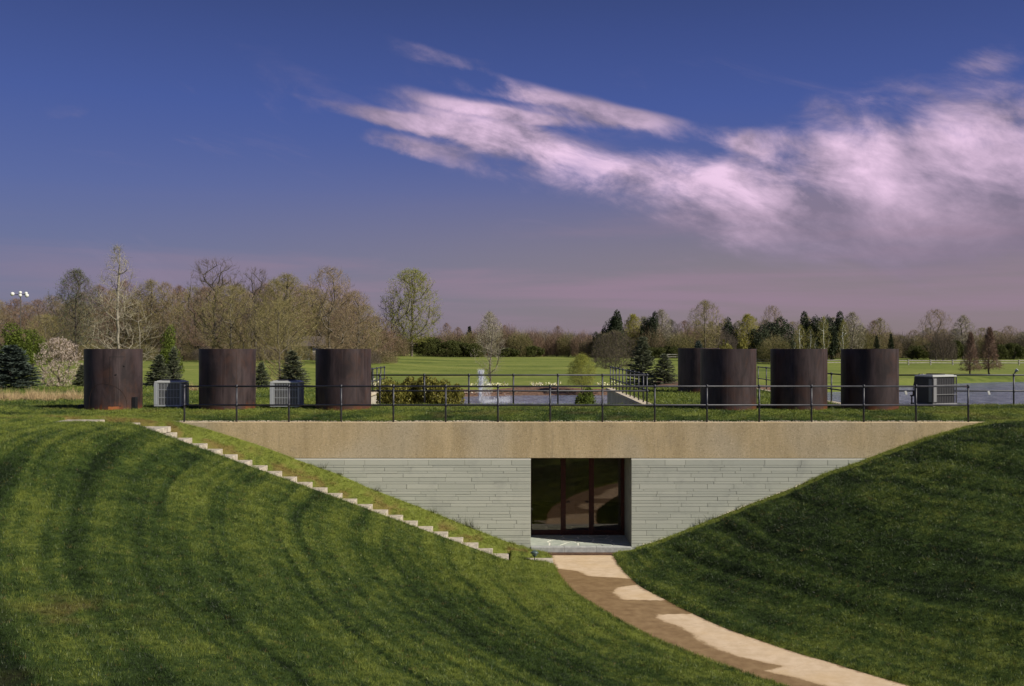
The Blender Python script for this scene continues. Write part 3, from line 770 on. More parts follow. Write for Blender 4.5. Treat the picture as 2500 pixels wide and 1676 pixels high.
room.box(-1.5, 5.5, 39, 39.2, -6.4, -3.2); room.box(-1.7, -1.5, 33.2, 39, -6.4, -3.2); room.box(5.5, 5.7, 33.2, 39, -6.4, -3.2)
room.box(-1.5, 5.5, 33.2, 39, -6.4, -6.08); room.box(-1.5, 5.5, 33.31, 39, -3.38, -3.2)
rel(room.build('entrance_hall', M['room'], bld))
rel(MB().box(1.9, 2.2, 36, 36.3, -6.07, -3.4).build('column', M['court_wall'], bld))
# a few loose pebbles along the beam top, soil strip at the kerb
def pebbles(name, pts, rad, m, label=None):
    V = []; F = []; ico = [(0, 0, 1), (.9, 0, .3), (.28, .85, .3), (-.72, .53, .3), (-.72, -.53, .3), (.28, -.85, .3), (0, 0, -.6)]
    fi = [(0, 1, 2), (0, 2, 3), (0, 3, 4), (0, 4, 5), (0, 5, 1), (6, 2, 1), (6, 3, 2), (6, 4, 3), (6, 5, 4), (6, 1, 5)]
    for (x, y, z) in pts:
        r = rad*random.uniform(.5, 1.3); a = random.uniform(0, 6.28); sx, sy, sz = r*random.uniform(.8, 1.4), r*random.uniform(.8, 1.2), r*random.uniform(.6, 1)
        b = len(V)
        for p in ico:
            px, py = p[0]*sx, p[1]*sy; V.append((x+px*math.cos(a)-py*math.sin(a), y+px*math.sin(a)+py*math.cos(a), z+p[2]*sz))
        F += [tuple(i+b for i in f) for f in fi]
    o = mesh(name, V, F, m); tag(o, kind='stuff'); return o
pts = []
for i in range(2600):
    x = random.uniform(-10.4, 13.8); q = fbm(np.array([x*.9]), np.array([3.3]))[0]
    if random.random() < ss(.34, .56, q)+.25: pts.append((x, random.uniform(31.07, 31.36), -2.305+random.uniform(0, .012)))
pebbles('gravel', pts, .016, M['pebble'])
pebbles('wall_rubble', [(x, 30.93-random.uniform(0, .12), float(Hfront(np.array([x]), np.array([30.9]), False)[0])+.03) for x in np.concatenate([rng.uniform(6.2, 8.9, 90), rng.uniform(3.9, 4.6, 16)])], .028, M['pebble'])
o = MB().box(.6, 3.58, 30.55, 30.866, -6.35, -6.222).build('soil_strip', M['soil']); tag(o, kind='structure')

# ------------------------------------------------------------------ stairs
stx = thing('stone_stairway', (-6, 29.5, -4), 'long flight of pale stone steps climbing the left grass slope beside the wall', 'stairs')
def srel(o): o.location = (6, -29.5, 4); return o
nose = [-.11-.4435*k for k in range(23)]
rr = random.Random(2)
for k, X in enumerate(nose):
    z = stair_line(X)+.005; j = rr.uniform(-.012, .012)
    srel(MB().box(X-.475, X+j, ST_Y0-.06, ST_Y1+rr.uniform(-.03, .02), z-.165, z, .010).build('step', M['stair'], stx))
zt = stair_line(nose[-1])
for X0, X1, z in ((-10.9, -10.05, -2.37), (-11.95, -10.95, -2.26), (-13.1, -12.0, -2.17)):
    srel(MB().box(X0, X1, ST_Y0-.05, ST_Y1, z-.16, z, .01).build('step', M['stair'], stx))
srel(MB().box(.02, 1.19, 29.36, 30.02, -6.33, -6.215, .01).build('landing_slab', M['stair'], stx))

# ------------------------------------------------------------------ path light
pl = thing('path_light', (.64, 29.05, -6.24), 'small mushroom garden light on a thin stem beside the bottom landing slab', 'garden light')
MB().tube((0, 0, -.05), (0, 0, .26), .014, .011, 8).build('stem', M['dark'], pl)
m = MB(); m.lathe([(0, .44), (.05, .43), (.105, .395), (.12, .365), (.11, .36), (.02, .365)], 16); m.build('lamp_cap', M['lamp_green'], pl, True)
m = MB(); m.lathe([(.075, .362), (.085, .345), (.085, .335), (.05, .33)], 16); m.build('louvre', M['lamp_pale'], pl, True)
m = MB(); m.lathe([(.05, .33), (.075, .315), (.05, .28), (.015, .25)], 16); m.build('lamp_base', M['lamp_green'], pl, True)

# ------------------------------------------------------------------ railings
def railing(name, pts, zb, posts, label, hz=(1.07, .50), r=.026, dz=0, extra=None):
    root = thing(name, (pts[0][0], pts[0][1], zb), label, 'railing')
    ox, oy = pts[0]
    for h in hz:
        for a, b in zip(pts[:-1], pts[1:]):
            MB().tube((a[0]-ox, a[1]-oy, h), (b[0]-ox, b[1]-oy, h+dz), r, k=10).build('rail', M['pipe'], root, True)
    pm = MB(); pm.tube((0, 0, -.12), (0, 0, hz[0]+.01), r*1.08, k=10)
    for h in hz: pm.lathe([(r*1.1, h-.05), (r*1.45, h-.045), (r*1.45, h+.045), (r*1.1, h+.05)], 10)
    me = pm.me('post', M['pipe'], True)
    for (x, y) in posts: obj('post', me, root, (x-ox, y-oy, 0))
    return root
px = [-9.96+i*(13.87+9.96)/15 for i in range(16)]
railing('railing', [(px[0], 31.13), (px[-1], 31.13)], -2.30, [(x, 31.13) for x in px], 'long dark pipe railing standing on top of the concrete beam')
bx = [4.85-1.6*i for i in range(8)]
railing('railing', [(-6.3, 36.8), (4.85, 36.8)], -2.12, [(x, 36.8) for x in bx], 'rear dark pipe railing in front of the fountain and variegated shrub', r=.028)
railing('railing', [(4.9, 36.8), (4.9, 51)], -2.12, [(4.9, 36.8+1.42*i) for i in range(1, 11)], 'dark pipe railing on the court wall beside the tall spruce')
railing('railing', [(-6.35, 36.8), (-6.35, 51)], -2.12, [(-6.35, 36.8+1.42*i) for i in range(1, 11)], 'dark pipe railing at the left edge of the court beside the shrub')
railing('railing', [(12.0, 36.8), (12.25, 51)], -2.12, [(12.0+.0176*1.77*i, 36.8+1.77*i) for i in range(1, 9)], 'short dark pipe railing seen in the gaps between the right-hand steel cylinders')
rb = railing('railing', [(12.0, 36.8), (21.5, 36.8)], -2.12, [(12.0+1.5*i*1.58, 36.8) if i < 1 else (12.0+i*2.0, 36.8) for i in (0,)]+[(14.75, 36.8), (18.03, 36.8), (21.4, 36.8)], 'dark pipe railing along the lake behind the grey cooling unit')
# court walls
for x0, x1, lab in ((-6.5, -6.2, 'left'), (4.75, 5.05, 'mid'), (11.85, 12.15, 'right')):
    lb = {'left': 'pale concrete retaining wall beside the rear shrub, its face in sun', 'mid': 'concrete retaining wall with sunlit coping under the spruce railing', 'right': 'concrete retaining wall with pale coping behind the right-hand cylinders'}[lab]
    t = thing('retaining_wall', ((x0+x1)/2, 44, -5), lb, 'wall')
    MB().box(-.13, .13, -7.0, 7.3, -.6, 2.79, .01).build('wall_face', M['court_wall'], t)
    n = 6
    for k in range(n): MB().box(-.20, .20, -7.0+14.3*k/n+.005, -7.0+14.3*(k+1)/n-.005, 2.793, 2.90, .012).build('coping_stone', M['coping'], t)
t = thing('retaining_wall', (0, 36.8, -5), 'low concrete wall under the rear railing at the lawn edge', 'wall')
MB().box(-6.6, 22, -.1, .1, -.6, 2.82).build('wall_face', M['court_wall'], t)

# ------------------------------------------------------------------ steel cylinders
def cyl_mesh(r=.925, h=2.03, th=.03):
    m = MB(); m.lathe([(r, -.15), (r, 0.0), (r, h*.5), (r, h-.004), (r-.004, h), (r-th, h), (r-th, h-.01), (r-th, -.15)], 72); me = m.me('shell', M['rust'], True)
    try: me.set_sharp_from_angle(angle=R(35))
    except Exception: pass
    return me
CM = cyl_mesh()
def atp(px_, Y): return (px_-1250)*Y/2500
CY = [(277, 34.45, 'leftmost rusty steel cylinder with curved stain and orange patch at its foot', 1.0),
      (555.5, 34.45, 'rusty steel cylinder between the two small cooling units', 2.2),
      (838.5, 34.45, 'rusty steel cylinder right of the second cooling unit, third from left', 3.1),
      (1778, 34.45, 'front rusty steel cylinder overlapping another one behind it', 4.4),
      (1950, 34.45, 'rusty steel cylinder second from the right end of the row', 5.6),
      (2123, 34.45, 'rightmost rusty steel cylinder beside the large grey cooling unit', 0.3),
      (1706, 46.0, 'dark steel cylinder partly hidden behind another, farther back on the lawn', 2.9)]
def patch(root, a0, a1, z0, z1, r, m, name, k=10, th=.006):
    V = []; F = []
    for i in range(k+1):
        a = a0+(a1-a0)*i/k
        for rr_ in (r, r+th):
            for z in (z0, z1): V.append((rr_*math.cos(a), rr_*math.sin(a), z))
    for i in range(k):
        b = i*4; F += [(b+2, b+6, b+7, b+3), (b+1, b+3, b+7, b+5), (b, b+4, b+6, b+2)]
    F += [(0, 2, 3, 1), (k*4, k*4+1, k*4+3, k*4+2)]
    return mesh(name, V, F, m, False, root)
for i, (p, Y, lab, rz) in enumerate(CY):
    X = atp(p, Y); zb = float(Hback(np.array([X]), np.array([Y]))[0])-.0
    t = thing('steel_cylinder', (X, Y, zb), lab, 'steel cylinder', 'rusty steel cylinders on the lawn')
    sh = obj('shell', CM, t); sh.rotation_euler = (0, 0, rz*.0); sh.scale = (1, 1, (-.10-zb)/2.03)
    if i == 0:
        # foot patch, slot, riser plate, curved weld line and panel outline
        patch(t, R(-79), R(-58), .02, .13, .927, M['rust_patch'], 'rust_patch')
        patch(t, R(-79), R(-54), .13, .155, .927, M['weld'], 'slot')
        m = MB(); m.box(.80, .93, -.50, -.30, -.02, .42, .005); m.build('bracket', M['dark'], t)
        m = MB(); m.box(-1.05, -.88, -.35, -.1, -.05, .16, .01); m.build('foot_plate', M['dark'], t)
        m = MB(); last = None
        for q in range(33):
            s_q = math.pi*q/32; a = R(-90)+R(8)+R(-40)*math.cos(s_q); zz = .04+.84*math.sin(s_q)**.75*(1-.12*math.cos(s_q)*-1)
            pnt = (.928*math.cos(a), .928*math.sin(a), zz)
            if last: m.tube(last, pnt, .007, k=4, caps=False)
            last = pnt
        m.build('weld_seam', M['rust_dull'], t)
        for a0, a1, z0, z1 in ((-76, -75.3, .75, 1.75), (-76, -46, 1.75, 1.765), (-62, -61.5, .75, 1.15)):
            patch(t, R(a0), R(a1), z0, z1, .9255, M['weld'], 'seam', 6, .003)
        for a, z in ((-64, 1.17), (-48, 1.45)): patch(t, R(a-1.5), R(a+1.5), z, z+.025, .927, M['weld'], 'lug', 2, .03)
    else:
        patch(t, R(-60+i*3), R(-59.2+i*3), .3, 1.9, .9255, M['rust_dull'], 'seam', 3, .0025)

# ------------------------------------------------------------------ cooling units
def ac_unit(px_, Y, W, D, Hh, lab, rz, darkside=True, big=False):
    X = atp(px_, Y); zb = float(Hback(np.array([X]), np.array([Y]))[0])
    t = thing('cooling_unit', (X, Y, zb), lab, 'air conditioner', 'outdoor cooling units on the lawn', rz)
    w, d = W/2, D/2; z0 = .10
    m = MB(); m.box(-w+.05, w-.05, -d+.05, d-.05, z0, z0+Hh-.06, .02); m.build('coil_body', M['ac_coil' if not big else 'ac_dark'], t)
    m = MB(); m.box(-w, w, -d, d, z0+Hh-.07, z0+Hh-.01, .02); m.box(-w+.07, w-.07, -d+.07, d-.07, z0+Hh-.01, z0+Hh+.015, .012); m.build('lid', M['ac_lid'], t)
    m = MB(); m.box(-w, w, -d, d, z0-.02, z0+.03, .008); m.build('base_pan', M['ac_light' if not big else 'ac_mid'], t)
    m = MB(); m.box(-w-.004, -w+.10, -d-.004, d+.004, z0+.032, z0+Hh-.072, .01); m.build('side_panel', M['ac_light' if not big else 'ac_dark'], t)
    cm = MB(); cm.box(-.018, .018, -.018, .018, 0, Hh-.105, .003); cme = cm.me('corner_post', M['ac_light' if not big else 'ac_dark'])
    if big: MB().box(-w-.01, -w+.22, -d-.012, -d+.22, z0+.034, z0+Hh-.074, .05).build('corner_panel', M['ac_mid'], t)
    for cx, cy in ((w-.02, -d+.02), (w-.02, d-.02), (-w+.125, -d+.015)): obj('corner_post', cme, t, (cx, cy, z0+.032))
    bar = MB(); bar.box(-.0065, .0065, -.004, .004, 0, Hh-.105); bme = bar.me('grille_bar', M['ac_light' if not big else 'ac_dark'])
    n = 15 if not big else 9
    for k in range(n): obj('grille_bar', bme, t, (-w+.16+(W-.22)*k/(n-1), -d+.004, z0+.032))
    for k in range(n): obj('grille_bar', bme, t, (w-.012, -d+.05+(D-.1)*k/(n-1), z0+.032))
    for h in (.34, .66):
        MB().box(-w+.14, w-.02, -d-.002, -d+.010, z0+Hh*h-.008, z0+Hh*h+.008).build('grille_rail', M['ac_light' if not big else 'ac_mid'], t)
    fm = MB(); fm.box(-.05, .05, -.05, .05, -.05, .078, .004); fme = fm.me('foot', M['rock'])
    for cx, cy in ((-w+.12, -d+.1), (w-.12, -d+.1), (-w+.12, d-.1), (w-.12, d-.1)): obj('foot', fme, t, (cx, cy, 0))
    f = MB(); f.lathe([(min(w, d)*.75, 0), (min(w, d)*.75, .03), (min(w, d)*.68, .035)], 24, (0, 0, z0+Hh+.016)); f.build('fan_ring', M['ac_dark'], t)
    return t
ac_unit(419, 34.86, .92, .84, .83, 'small grey cooling unit between the first and second steel cylinders', R(0))
a2 = ac_unit(701, 34.70, .98, .84, .83, 'small grey cooling unit between the second and third steel cylinders', R(0))
big = ac_unit(2284, 35.8, 1.14, .84, 1.00, 'large dark grey cooling unit at the right end of the row', R(24), big=True)
t = thing('electrical_box', (atp(2226, 36.1), 36.1, -2.13), 'small black disconnect box with bent conduit left of the large cooling unit', 'electrical box')
m = MB(); m.box(-.02, .02, -.02, .02, 0, .38); m.box(.13, .17, -.02, .02, 0, .38); m.box(-.05, .2, -.03, .03, .36, .40); m.box(-.04, .19, -.03, .03, .1, .13); m.build('stand', M['dark'], t)
MB().box(.03, .12, -.07, -.035, .40, .56, .005).build('switch_box', M['dark'], t)
m = MB(); prev = (.04, 0, .4)
for q in range(1, 9):
    a = q/8; pnt = (.04+.25*a**2, 0, .4+.75*math.sin(a*1.5)); m.tube(prev, pnt, .014, k=6); prev = pnt
m.build('conduit', M['dark'], t)
# spotlight on the lake rail post
t = thing('spotlight', (18.03, 36.8, -1.05), 'small bent spotlight on top of the lakeside rail post at the right edge', 'spotlight')
m = MB(); m.tube((0, 0, 0), (.06, -.02, .14), .022); m.build('arm', M['pipe'], t); m = MB(); m.tube((.06, -.02, .13), (.11, -.06, .20), .045, .055); m.build('lamp_head', M['ac_light'], t)
for i, (x, z, mm, lab) in enumerate(((14.12, -1.62, 'white', 'white tag hanging on the lake rail left of the cooling unit'), (17.1, -1.62, 'white', 'white tag hanging on the lake rail near the right edge'), (16.3, -1.42, 'red', 'small red marker on the lake rail'), (15.15, -1.58, 'red', 'small red and white tag beside the cooling unit corner'))):
    m = MB(); m.box(-.035, .035, -.01, .01, -.14 if mm == 'white' else -.07, .0, .003); o = m.build('rail_tag', M[mm]); o.location = (x, 36.76, z+ .0); o.rotation_euler = (0, R(-18 if i != 2 else 0), 0); tag(o, lab, 'tag')

# ------------------------------------------------------------------ plants: generators
def prism(S, k):
    """S rows: p0(3) p1(3) r0 r1 -> tapered k-sided tubes"""
    S = np.asarray(S, float); n = len(S); p0 = S[:, :3]; p1 = S[:, 3:6]; r0 = S[:, 6]; r1 = S[:, 7]
    d = p1-p0; d /= (np.linalg.norm(d, axis=1, keepdims=True)+1e-9)
    up = np.where(np.abs(d[:, 2:3]) < .9, np.array([[0, 0, 1.]]), np.array([[1., 0, 0]])); a = np.cross(d, up); a /= np.linalg.norm(a, axis=1, keepdims=True)+1e-9; b = np.cross(d, a)
    V = np.zeros((n, 2*k, 3))
    for i in range(k):
        t = 2*math.pi*i/k; off = a*math.cos(t)+b*math.sin(t); V[:, i] = p0+off*r0[:, None]; V[:, k+i] = p1+off*r1[:, None]
    base = (np.arange(n)*2*k)[:, None, None]; f = np.array([[i, (i+1) % k, k+(i+1) % k, k+i] for i in range(k)])[None]
    return V.reshape(-1, 3), (base+f).reshape(-1, 4)
def slivers(p0, p1, wdt, r):
    n = len(p0); d = p1-p0; q = r.normal(size=(n, 3)); s = np.cross(d, q); s /= np.linalg.norm(s, axis=1, keepdims=True)+1e-9
    V = np.stack([p0-s*wdt/2, p0+s*wdt/2, p1], 1).reshape(-1, 3); return V, np.arange(n*3).reshape(-1, 3)
def leaves(c, size, r, flat=0):
    n = len(c); a = r.normal(size=(n, 3)); a /= np.linalg.norm(a, axis=1, keepdims=True); b = np.cross(a, r.normal(size=(n, 3))); b /= np.linalg.norm(b, axis=1, keepdims=True)
    s = (size*r.uniform(.6, 1.3, n))[:, None]
    V = np.stack([c-a*s*.5-b*s*.3, c+a*s*.5-b*s*.25, c+b*s*.5], 1).reshape(-1, 3); return V, np.arange(n*3).reshape(-1, 3)
def bare_tree(seed, H, W, h0=.25, lean=.0, nbig=170, nsmall=1500, shape='oval', ns=6, tw=.022, leaf=0, lsize=.15, mleaf=None, mt='bark', mb='twig_brown', trunk_r=None, droop=0, fork=.6, tl=.05, flat=.0, dens=1.12):
    """trunk, then limbs that reach for points spread through the crown's envelope; radii follow the number of
    branches carried. Twigs are tapered slivers. returns (trunk mesh, crown mesh, H, W)"""
    r = np.random.default_rng(seed); tr = trunk_r or H*.0155
    prof = {'oval': lambda h: np.sin(np.pi*np.clip(h*.9+.09, 0, 1))**.65, 'cone': lambda h: (1-h)**.8+.04, 'vase': lambda h: .30+.70*np.sin(np.pi*np.clip(h*.72+.12, 0, 1)), 'round': lambda h: np.sqrt(np.clip(1-(2*h-.95)**2*.85, .03, 1)), 'dome': lambda h: np.sqrt(np.clip(1-h*h, .02, 1))*(.75+.25*np.clip(h*3, 0, 1))}[shape]
    n = 12; pts = np.zeros((n+1, 3)); pts[:, 2] = np.linspace(-.3, H*fork, n+1); pts[1:, :2] = np.cumsum(r.normal(0, H*.006, (n, 2)), 0)+np.linspace(0, 1, n)[:, None]*r.normal(0, lean*H, 2)
    P = [p for p in pts]; par = [i-1 for i in range(n+1)]; par[0] = -1
    def env(m):
        h = r.uniform(0, 1, m); a = r.uniform(0, 6.283, m); lump = .62+.42*vn(a*1.3+seed*3, h*3.5)+.25*vn(a*4+seed, h*9)
        rd = W/2*prof(h)*np.sqrt(r.uniform(0, 1, m))**dens*lump
        z = (h0+(1-h0)*h)*H*(1-.0*rd)-flat*rd
        return np.stack([rd*np.cos(a), rd*np.sin(a), z], -1)
    T = env(nbig); T = T[np.argsort(np.hypot(T[:, 0], T[:, 1])+.15*T[:, 2]+r.uniform(0, .35*W, len(T)))]
    def nearest(t, A):
        d = A-t; e = np.linalg.norm(d*np.array([1, 1, .8]), axis=1)+np.clip(d[:, 2]+.50*np.hypot(d[:, 0], d[:, 1]), 0, None)*3.5+ (A[:, 2] < h0*H*.75)*H*.6
        return int(np.argmin(e))
    for t in T:
        A = np.array(P); k = nearest(t, A); p0 = A[k]; L = np.linalg.norm(t-p0)
        c = p0+(t-p0)*np.array([.58, .58, .42 if not droop else .9])+r.normal(0, L*.06, 3)+np.array([0, 0, 0 if not droop else L*.2]); m = 4; last = k
        for q in range(1, m+1):
            u_ = q/m; pt = (1-u_)**2*p0+2*u_*(1-u_)*c+u_*u_*t+(r.normal(0, L*.025, 3) if q < m else 0); P.append(pt); par.append(last); last = len(P)-1
    P = np.array(P); par = np.array(par); cnt = np.ones(len(P))
    for i in range(len(P)-1, 0, -1): cnt[par[i]] += cnt[i]*.9
    rad = np.clip(tr*(cnt/cnt[1])**.60, H*.0009, None); rad[0] *= 1.35
    seg = np.array([[*P[par[i]], *P[i], min(rad[par[i]], rad[i]*1.5) if i > n else rad[par[i]], rad[i]] for i in range(1, len(P))])
    big = seg[:, 7] > tr*.17; V1, F1 = prism(seg[big], 6); Vb, Fb = prism(seg[~big], 3); Fb = np.concatenate([Fb[:, [0, 1, 2]], Fb[:, [0, 2, 3]]])
    tm = mesh('trunk', V1, F1, M[mt], True, link=False)
    # small branches
    T2 = env(nsmall); Q = P[n:]; br = []; base = []
    for t in T2:
        d = Q-t; e = np.linalg.norm(d, axis=1)+np.clip(d[:, 2]+.25*np.hypot(d[:, 0], d[:, 1]), 0, None)*2.5; k = int(np.argmin(e)); p0 = Q[k]; v = t-p0; L = np.linalg.norm(v)
        if L > .16*H: t = p0+v*(.16*H/L)
        br.append([*p0, *t, H*.0009, H*.0004]); base.append((p0, t))
    Vs, Fs_ = prism(br, 3); Fs_ = np.concatenate([Fs_[:, [0, 1, 2]], Fs_[:, [0, 2, 3]]])
    A0 = np.array([b_[0] for b_ in base]); A1 = np.array([b_[1] for b_ in base]); A0 = np.repeat(A0, ns, 0); A1 = np.repeat(A1, ns, 0); n_ = len(A0)
    t = r.uniform(.25, 1.0, (n_, 1)); T0 = A0+(A1-A0)*t; D = (A1-A0); D /= np.linalg.norm(D, axis=1, keepdims=True)+1e-6
    cen = T0-np.array([0, 0, (h0+.15)*H]); cen /= np.linalg.norm(cen, axis=1, keepdims=True)+1e-6
    dd = D*.6+cen*.25+r.normal(0, .45, (n_, 3))+np.array([0, 0, .30 if droop == 0 else -droop*9]); dd /= np.linalg.norm(dd, axis=1, keepdims=True)
    T1 = T0+dd*(H*tl*r.uniform(.5, 1.4, (n_, 1))); Vt, Ft = slivers(T0, T1, tw, r)
    parts = [(Vb, Fb, 0), (Vs, Fs_, 0), (Vt, Ft, 0)]
    if leaf:
        k = r.integers(0, n_, leaf); c = T0[k]+(T1-T0)[k]*r.uniform(.3, 1.1, (leaf, 1)); Vf, Ff = leaves(c, lsize, r); parts.append((Vf, Ff, 1))
    V = np.concatenate([a_ for a_, _, _ in parts]); off = 0; Fs = []; mi = []
    for a_, f, mm in parts: Fs.append(f+off); off += len(a_); mi.append(np.full(len(f), mm))
    cm = mesh('crown', V, np.concatenate(Fs), None, False, link=False, mats=[M[mb]]+([M[mleaf]] if leaf else []), midx=np.concatenate(mi))
    return tm, cm, H, W
def spruce(seed, H, W, m='needle', nw=26, dens=1.0, open_=0.0, low=.04):
    """whorled conifer: drooping branches clothed in short needle sprays"""
    r = np.random.default_rng(seed); P0 = []; P1 = []; br = []
    for i in range(nw):
        h = low+(1-low)*(i/nw)**.92; zz = h*H; L = W/2*(1-h)**.80*1.0+.03*W; nb = int(9+10*(1-h))
        for j in range(nb):
            a = r.uniform(0, 6.28); l = L*r.uniform(.72, 1.1); d = np.array([math.cos(a), math.sin(a), -.15+.55*h+r.normal(0, .07)])
            q = np.array([0, 0, zz+r.normal(0, H*.012)]); e = q+d*l+np.array([0, 0, .10*l]); br.append([*q, *e, .012*H/3, .003])
            n = int(46*dens*(l/(W/2)+.2)); t = r.uniform(.12, 1, n)**.75; c = q+(e-q)*t[:, None]
            sd = np.cross(e-q, [0, 0, 1.]); sd /= np.linalg.norm(sd)+1e-9
            dirn = (e-q)/l*.8+sd*r.uniform(-1.1, 1.1, (n, 1))+r.normal(0, .28, (n, 3))+np.array([0, 0, .12])
            P0.append(c); P1.append(c+dirn*(.075*W*r.uniform(.5, 1.2, (n, 1))*(1.15-.5*t[:, None])))
    n = 40; P0.append(np.stack([np.zeros(n), np.zeros(n), r.uniform(.9, 1.0, n)*H], -1)); P1.append(P0[-1]+r.normal(0, .02*W, (n, 3))+np.array([0, 0, .03*H]))
    P0 = np.concatenate(P0); P1 = np.concatenate(P1); Vt, Ft = slivers(P0, P1, .026*W, r); Vb, Fb = prism(br, 3); Fb = np.concatenate([Fb[:, [0, 1, 2]], Fb[:, [0, 2, 3]]])
    cm = mesh('crown', np.concatenate([Vb, Vt]), np.concatenate([Fb, Ft+len(Vb)]), None, False, link=False, mats=[M['bark_dark'], M[m]], midx=np.concatenate([np.zeros(len(Fb)), np.ones(len(Ft))]))
    Vk, Fk = prism([[0, 0, -.3, 0, 0, H*.5, H*.016+.01, H*.01], [0, 0, H*.5, 0, 0, H*.99, H*.01, .004]], 7)
    return mesh('trunk', Vk, Fk, M['bark_dark'], True, link=False), cm, H, W
def bush(seed, H, W, m, n=6000, ls=.12, lobes=14, stems=True, mt='bark_dark', low=0.0, twigs=None, shell=.55):
    """leafy mass: leaves fill a union of uneven lobes, with gaps"""
    r = np.random.default_rng(seed); C = []; per = n//lobes
    for i in range(lobes):
        a = r.uniform(0, 6.28); rd = math.sqrt(r.uniform())*W*.36; hz = r.uniform(.25, .78)*H if i > lobes//3 else r.uniform(.12, .4)*H
        lim = 1-(rd/(W*.5))**2*.5; c = np.array([rd*math.cos(a), rd*math.sin(a), min(hz, H*.8*lim)]); sz = np.array([W*.19, W*.19, H*.21])*r.uniform(.7, 1.25)
        d = r.normal(size=(per, 3)); d /= np.linalg.norm(d, axis=1, keepdims=True); d *= (r.uniform(shell**3, 1, (per, 1))**(1/3)); C.append(c+d*sz)
    C = np.concatenate(C); C[:, 2] *= H/np.quantile(C[:, 2], .998); C = C[(C[:, 2] > low*H)]
    V, F = leaves(C, ls, r)
    cm = mesh('foliage', V, F, M[m], False, link=False)
    S = []
    for i in range(9):
        a = r.uniform(0, 6.28); t = r.uniform(.15, .38)*W; e = np.array([t*math.cos(a), t*math.sin(a), H*r.uniform(.5, .85)]); mid = e*.5+np.array([0, 0, .08*H]); S += [[0, 0, -.1, *mid, W*.012, W*.008], [*mid, *e, W*.008, W*.003]]
    Vk, Fk = prism(S, 5); return mesh('stem', Vk, Fk, M[mt], True, link=False), cm, H, W
def twig_bush(seed, H, W, mb='twig_pink', n=5500, tw=.035, leaf=0, mleaf=None, lsize=.2):
    r = np.random.default_rng(seed); a = r.uniform(0, 6.28, n); rd = np.sqrt(r.uniform(0, 1, n))*W/2; h = r.uniform(0, 1, n)
    top = H*(1-(rd/(W/2))**2*.45)*(.78+.3*vn(a*1.3+seed, rd*.8)); z0 = h*top*.9; p0 = np.stack([rd*np.cos(a), rd*np.sin(a), z0], -1)
    d = np.stack([np.cos(a)*.35, np.sin(a)*.35, np.full(n, .9)], -1)+r.normal(0, .45, (n, 3)); p1 = p0+d*(H*.13*r.uniform(.5, 1.3, (n, 1))); V, F = slivers(p0, p1, tw, r)
    mi = np.zeros(len(F)); mats = [M[mb]]
    if leaf:
        k = r.integers(0, n, leaf); k = k[z0[k] < H*.6] if leaf else k; Vf, Ff = leaves(p1[k], lsize, r); F = np.concatenate([F, Ff+len(V)]); V = np.concatenate([V, Vf]); mi = np.concatenate([mi, np.ones(len(Ff))]); mats.append(M[mleaf])
    cm = mesh('crown', V, F, None, False, link=False, mats=mats, midx=mi)
    S = []
    for i in range(9):
        t = r.uniform(.1, .4)*W; b = r.uniform(0, 6.28); e = np.array([t*math.cos(b), t*math.sin(b), H*r.uniform(.6, .9)]); mid = e*.45+np.array([0, 0, .1*H]); S += [[0, 0, -.3, *mid, H*.012, H*.008], [*mid, *e, H*.008, H*.003]]
    Vk, Fk = prism(S, 4); return mesh('stem', Vk, Fk, M['bark_dark'], True, link=False), cm, H, W

print('variants'); V_ = {}
V_['bareA'] = bare_tree(1, 16, 13, .16, shape='round', fork=.5)
V_['bareB'] = bare_tree(2, 18, 11, .20, shape='oval', fork=.65, mb='twig_olive', leaf=3500, mleaf='bud_olive', lsize=.11)
V_['bareC'] = bare_tree(3, 17, 10, .25, shape='vase', fork=.5, mb='twig_dark', mt='bark_dark', nsmall=700, ns=5, nbig=130, tw=.026)
V_['bareD'] = bare_tree(4, 15, 13, .12, shape='dome', fork=.45)
V_['bareE'] = bare_tree(14, 17, 12, .18, shape='oval', fork=.6, mb='twig_pink')
V_['bareF'] = bare_tree(15, 12, 12, .14, shape='round', fork=.45, mb='twig_olive', leaf=4500, mleaf='bud_olive', lsize=.11)
V_['syc'] = bare_tree(5, 20, 15, .06, shape='cone', fork=.93, nbig=90, nsmall=620, ns=5, mb='twig_pale', mt='bark_pale', leaf=2600, mleaf='bud_olive', lsize=.09, flat=.12, trunk_r=.26)
V_['greentree'] = bare_tree(6, 16, 11, .18, shape='oval', fork=.7, mb='twig_dark', mt='bark_dark', leaf=12000, mleaf='bud_grey', lsize=.13)
V_['yellowtree'] = bare_tree(7, 20, 14.5, .16, shape='round', fork=.38, mb='twig_olive', mt='bark', nbig=130, nsmall=1100, leaf=24000, mleaf='bud_green', lsize=.17, lean=.06)
V_['crab'] = bare_tree(8, 7, 12, .14, shape='dome', fork=.25, mb='twig_dark', mt='bark_dark', leaf=5500, mleaf='bud_olive', lsize=.11, tl=.09, ns=8)
V_['young'] = bare_tree(9, 7, 3.6, .14, shape='oval', fork=.85, mb='twig_pale', mt='bark', trunk_r=.08, tw=.010, nbig=60, nsmall=420, dens=1.0, ns=4)
V_['poplar'] = bare_tree(10, 16, 6.5, .10, shape='oval', fork=.8, mb='twig_pale', leaf=2500, mleaf='bud_olive', lsize=.11)
V_['yellow'] = bare_tree(11, 14, 7.5, .12, shape='oval', fork=.7, mb='twig_pale', leaf=15000, mleaf='bud_yellow', lsize=.18)
V_['birch'] = bare_tree(12, 11, 4.6, .25, shape='oval', fork=.85, mb='twig_olive', mt='white', leaf=2500, mleaf='bud_green', lsize=.11, trunk_r=.12, nbig=70, nsmall=500)
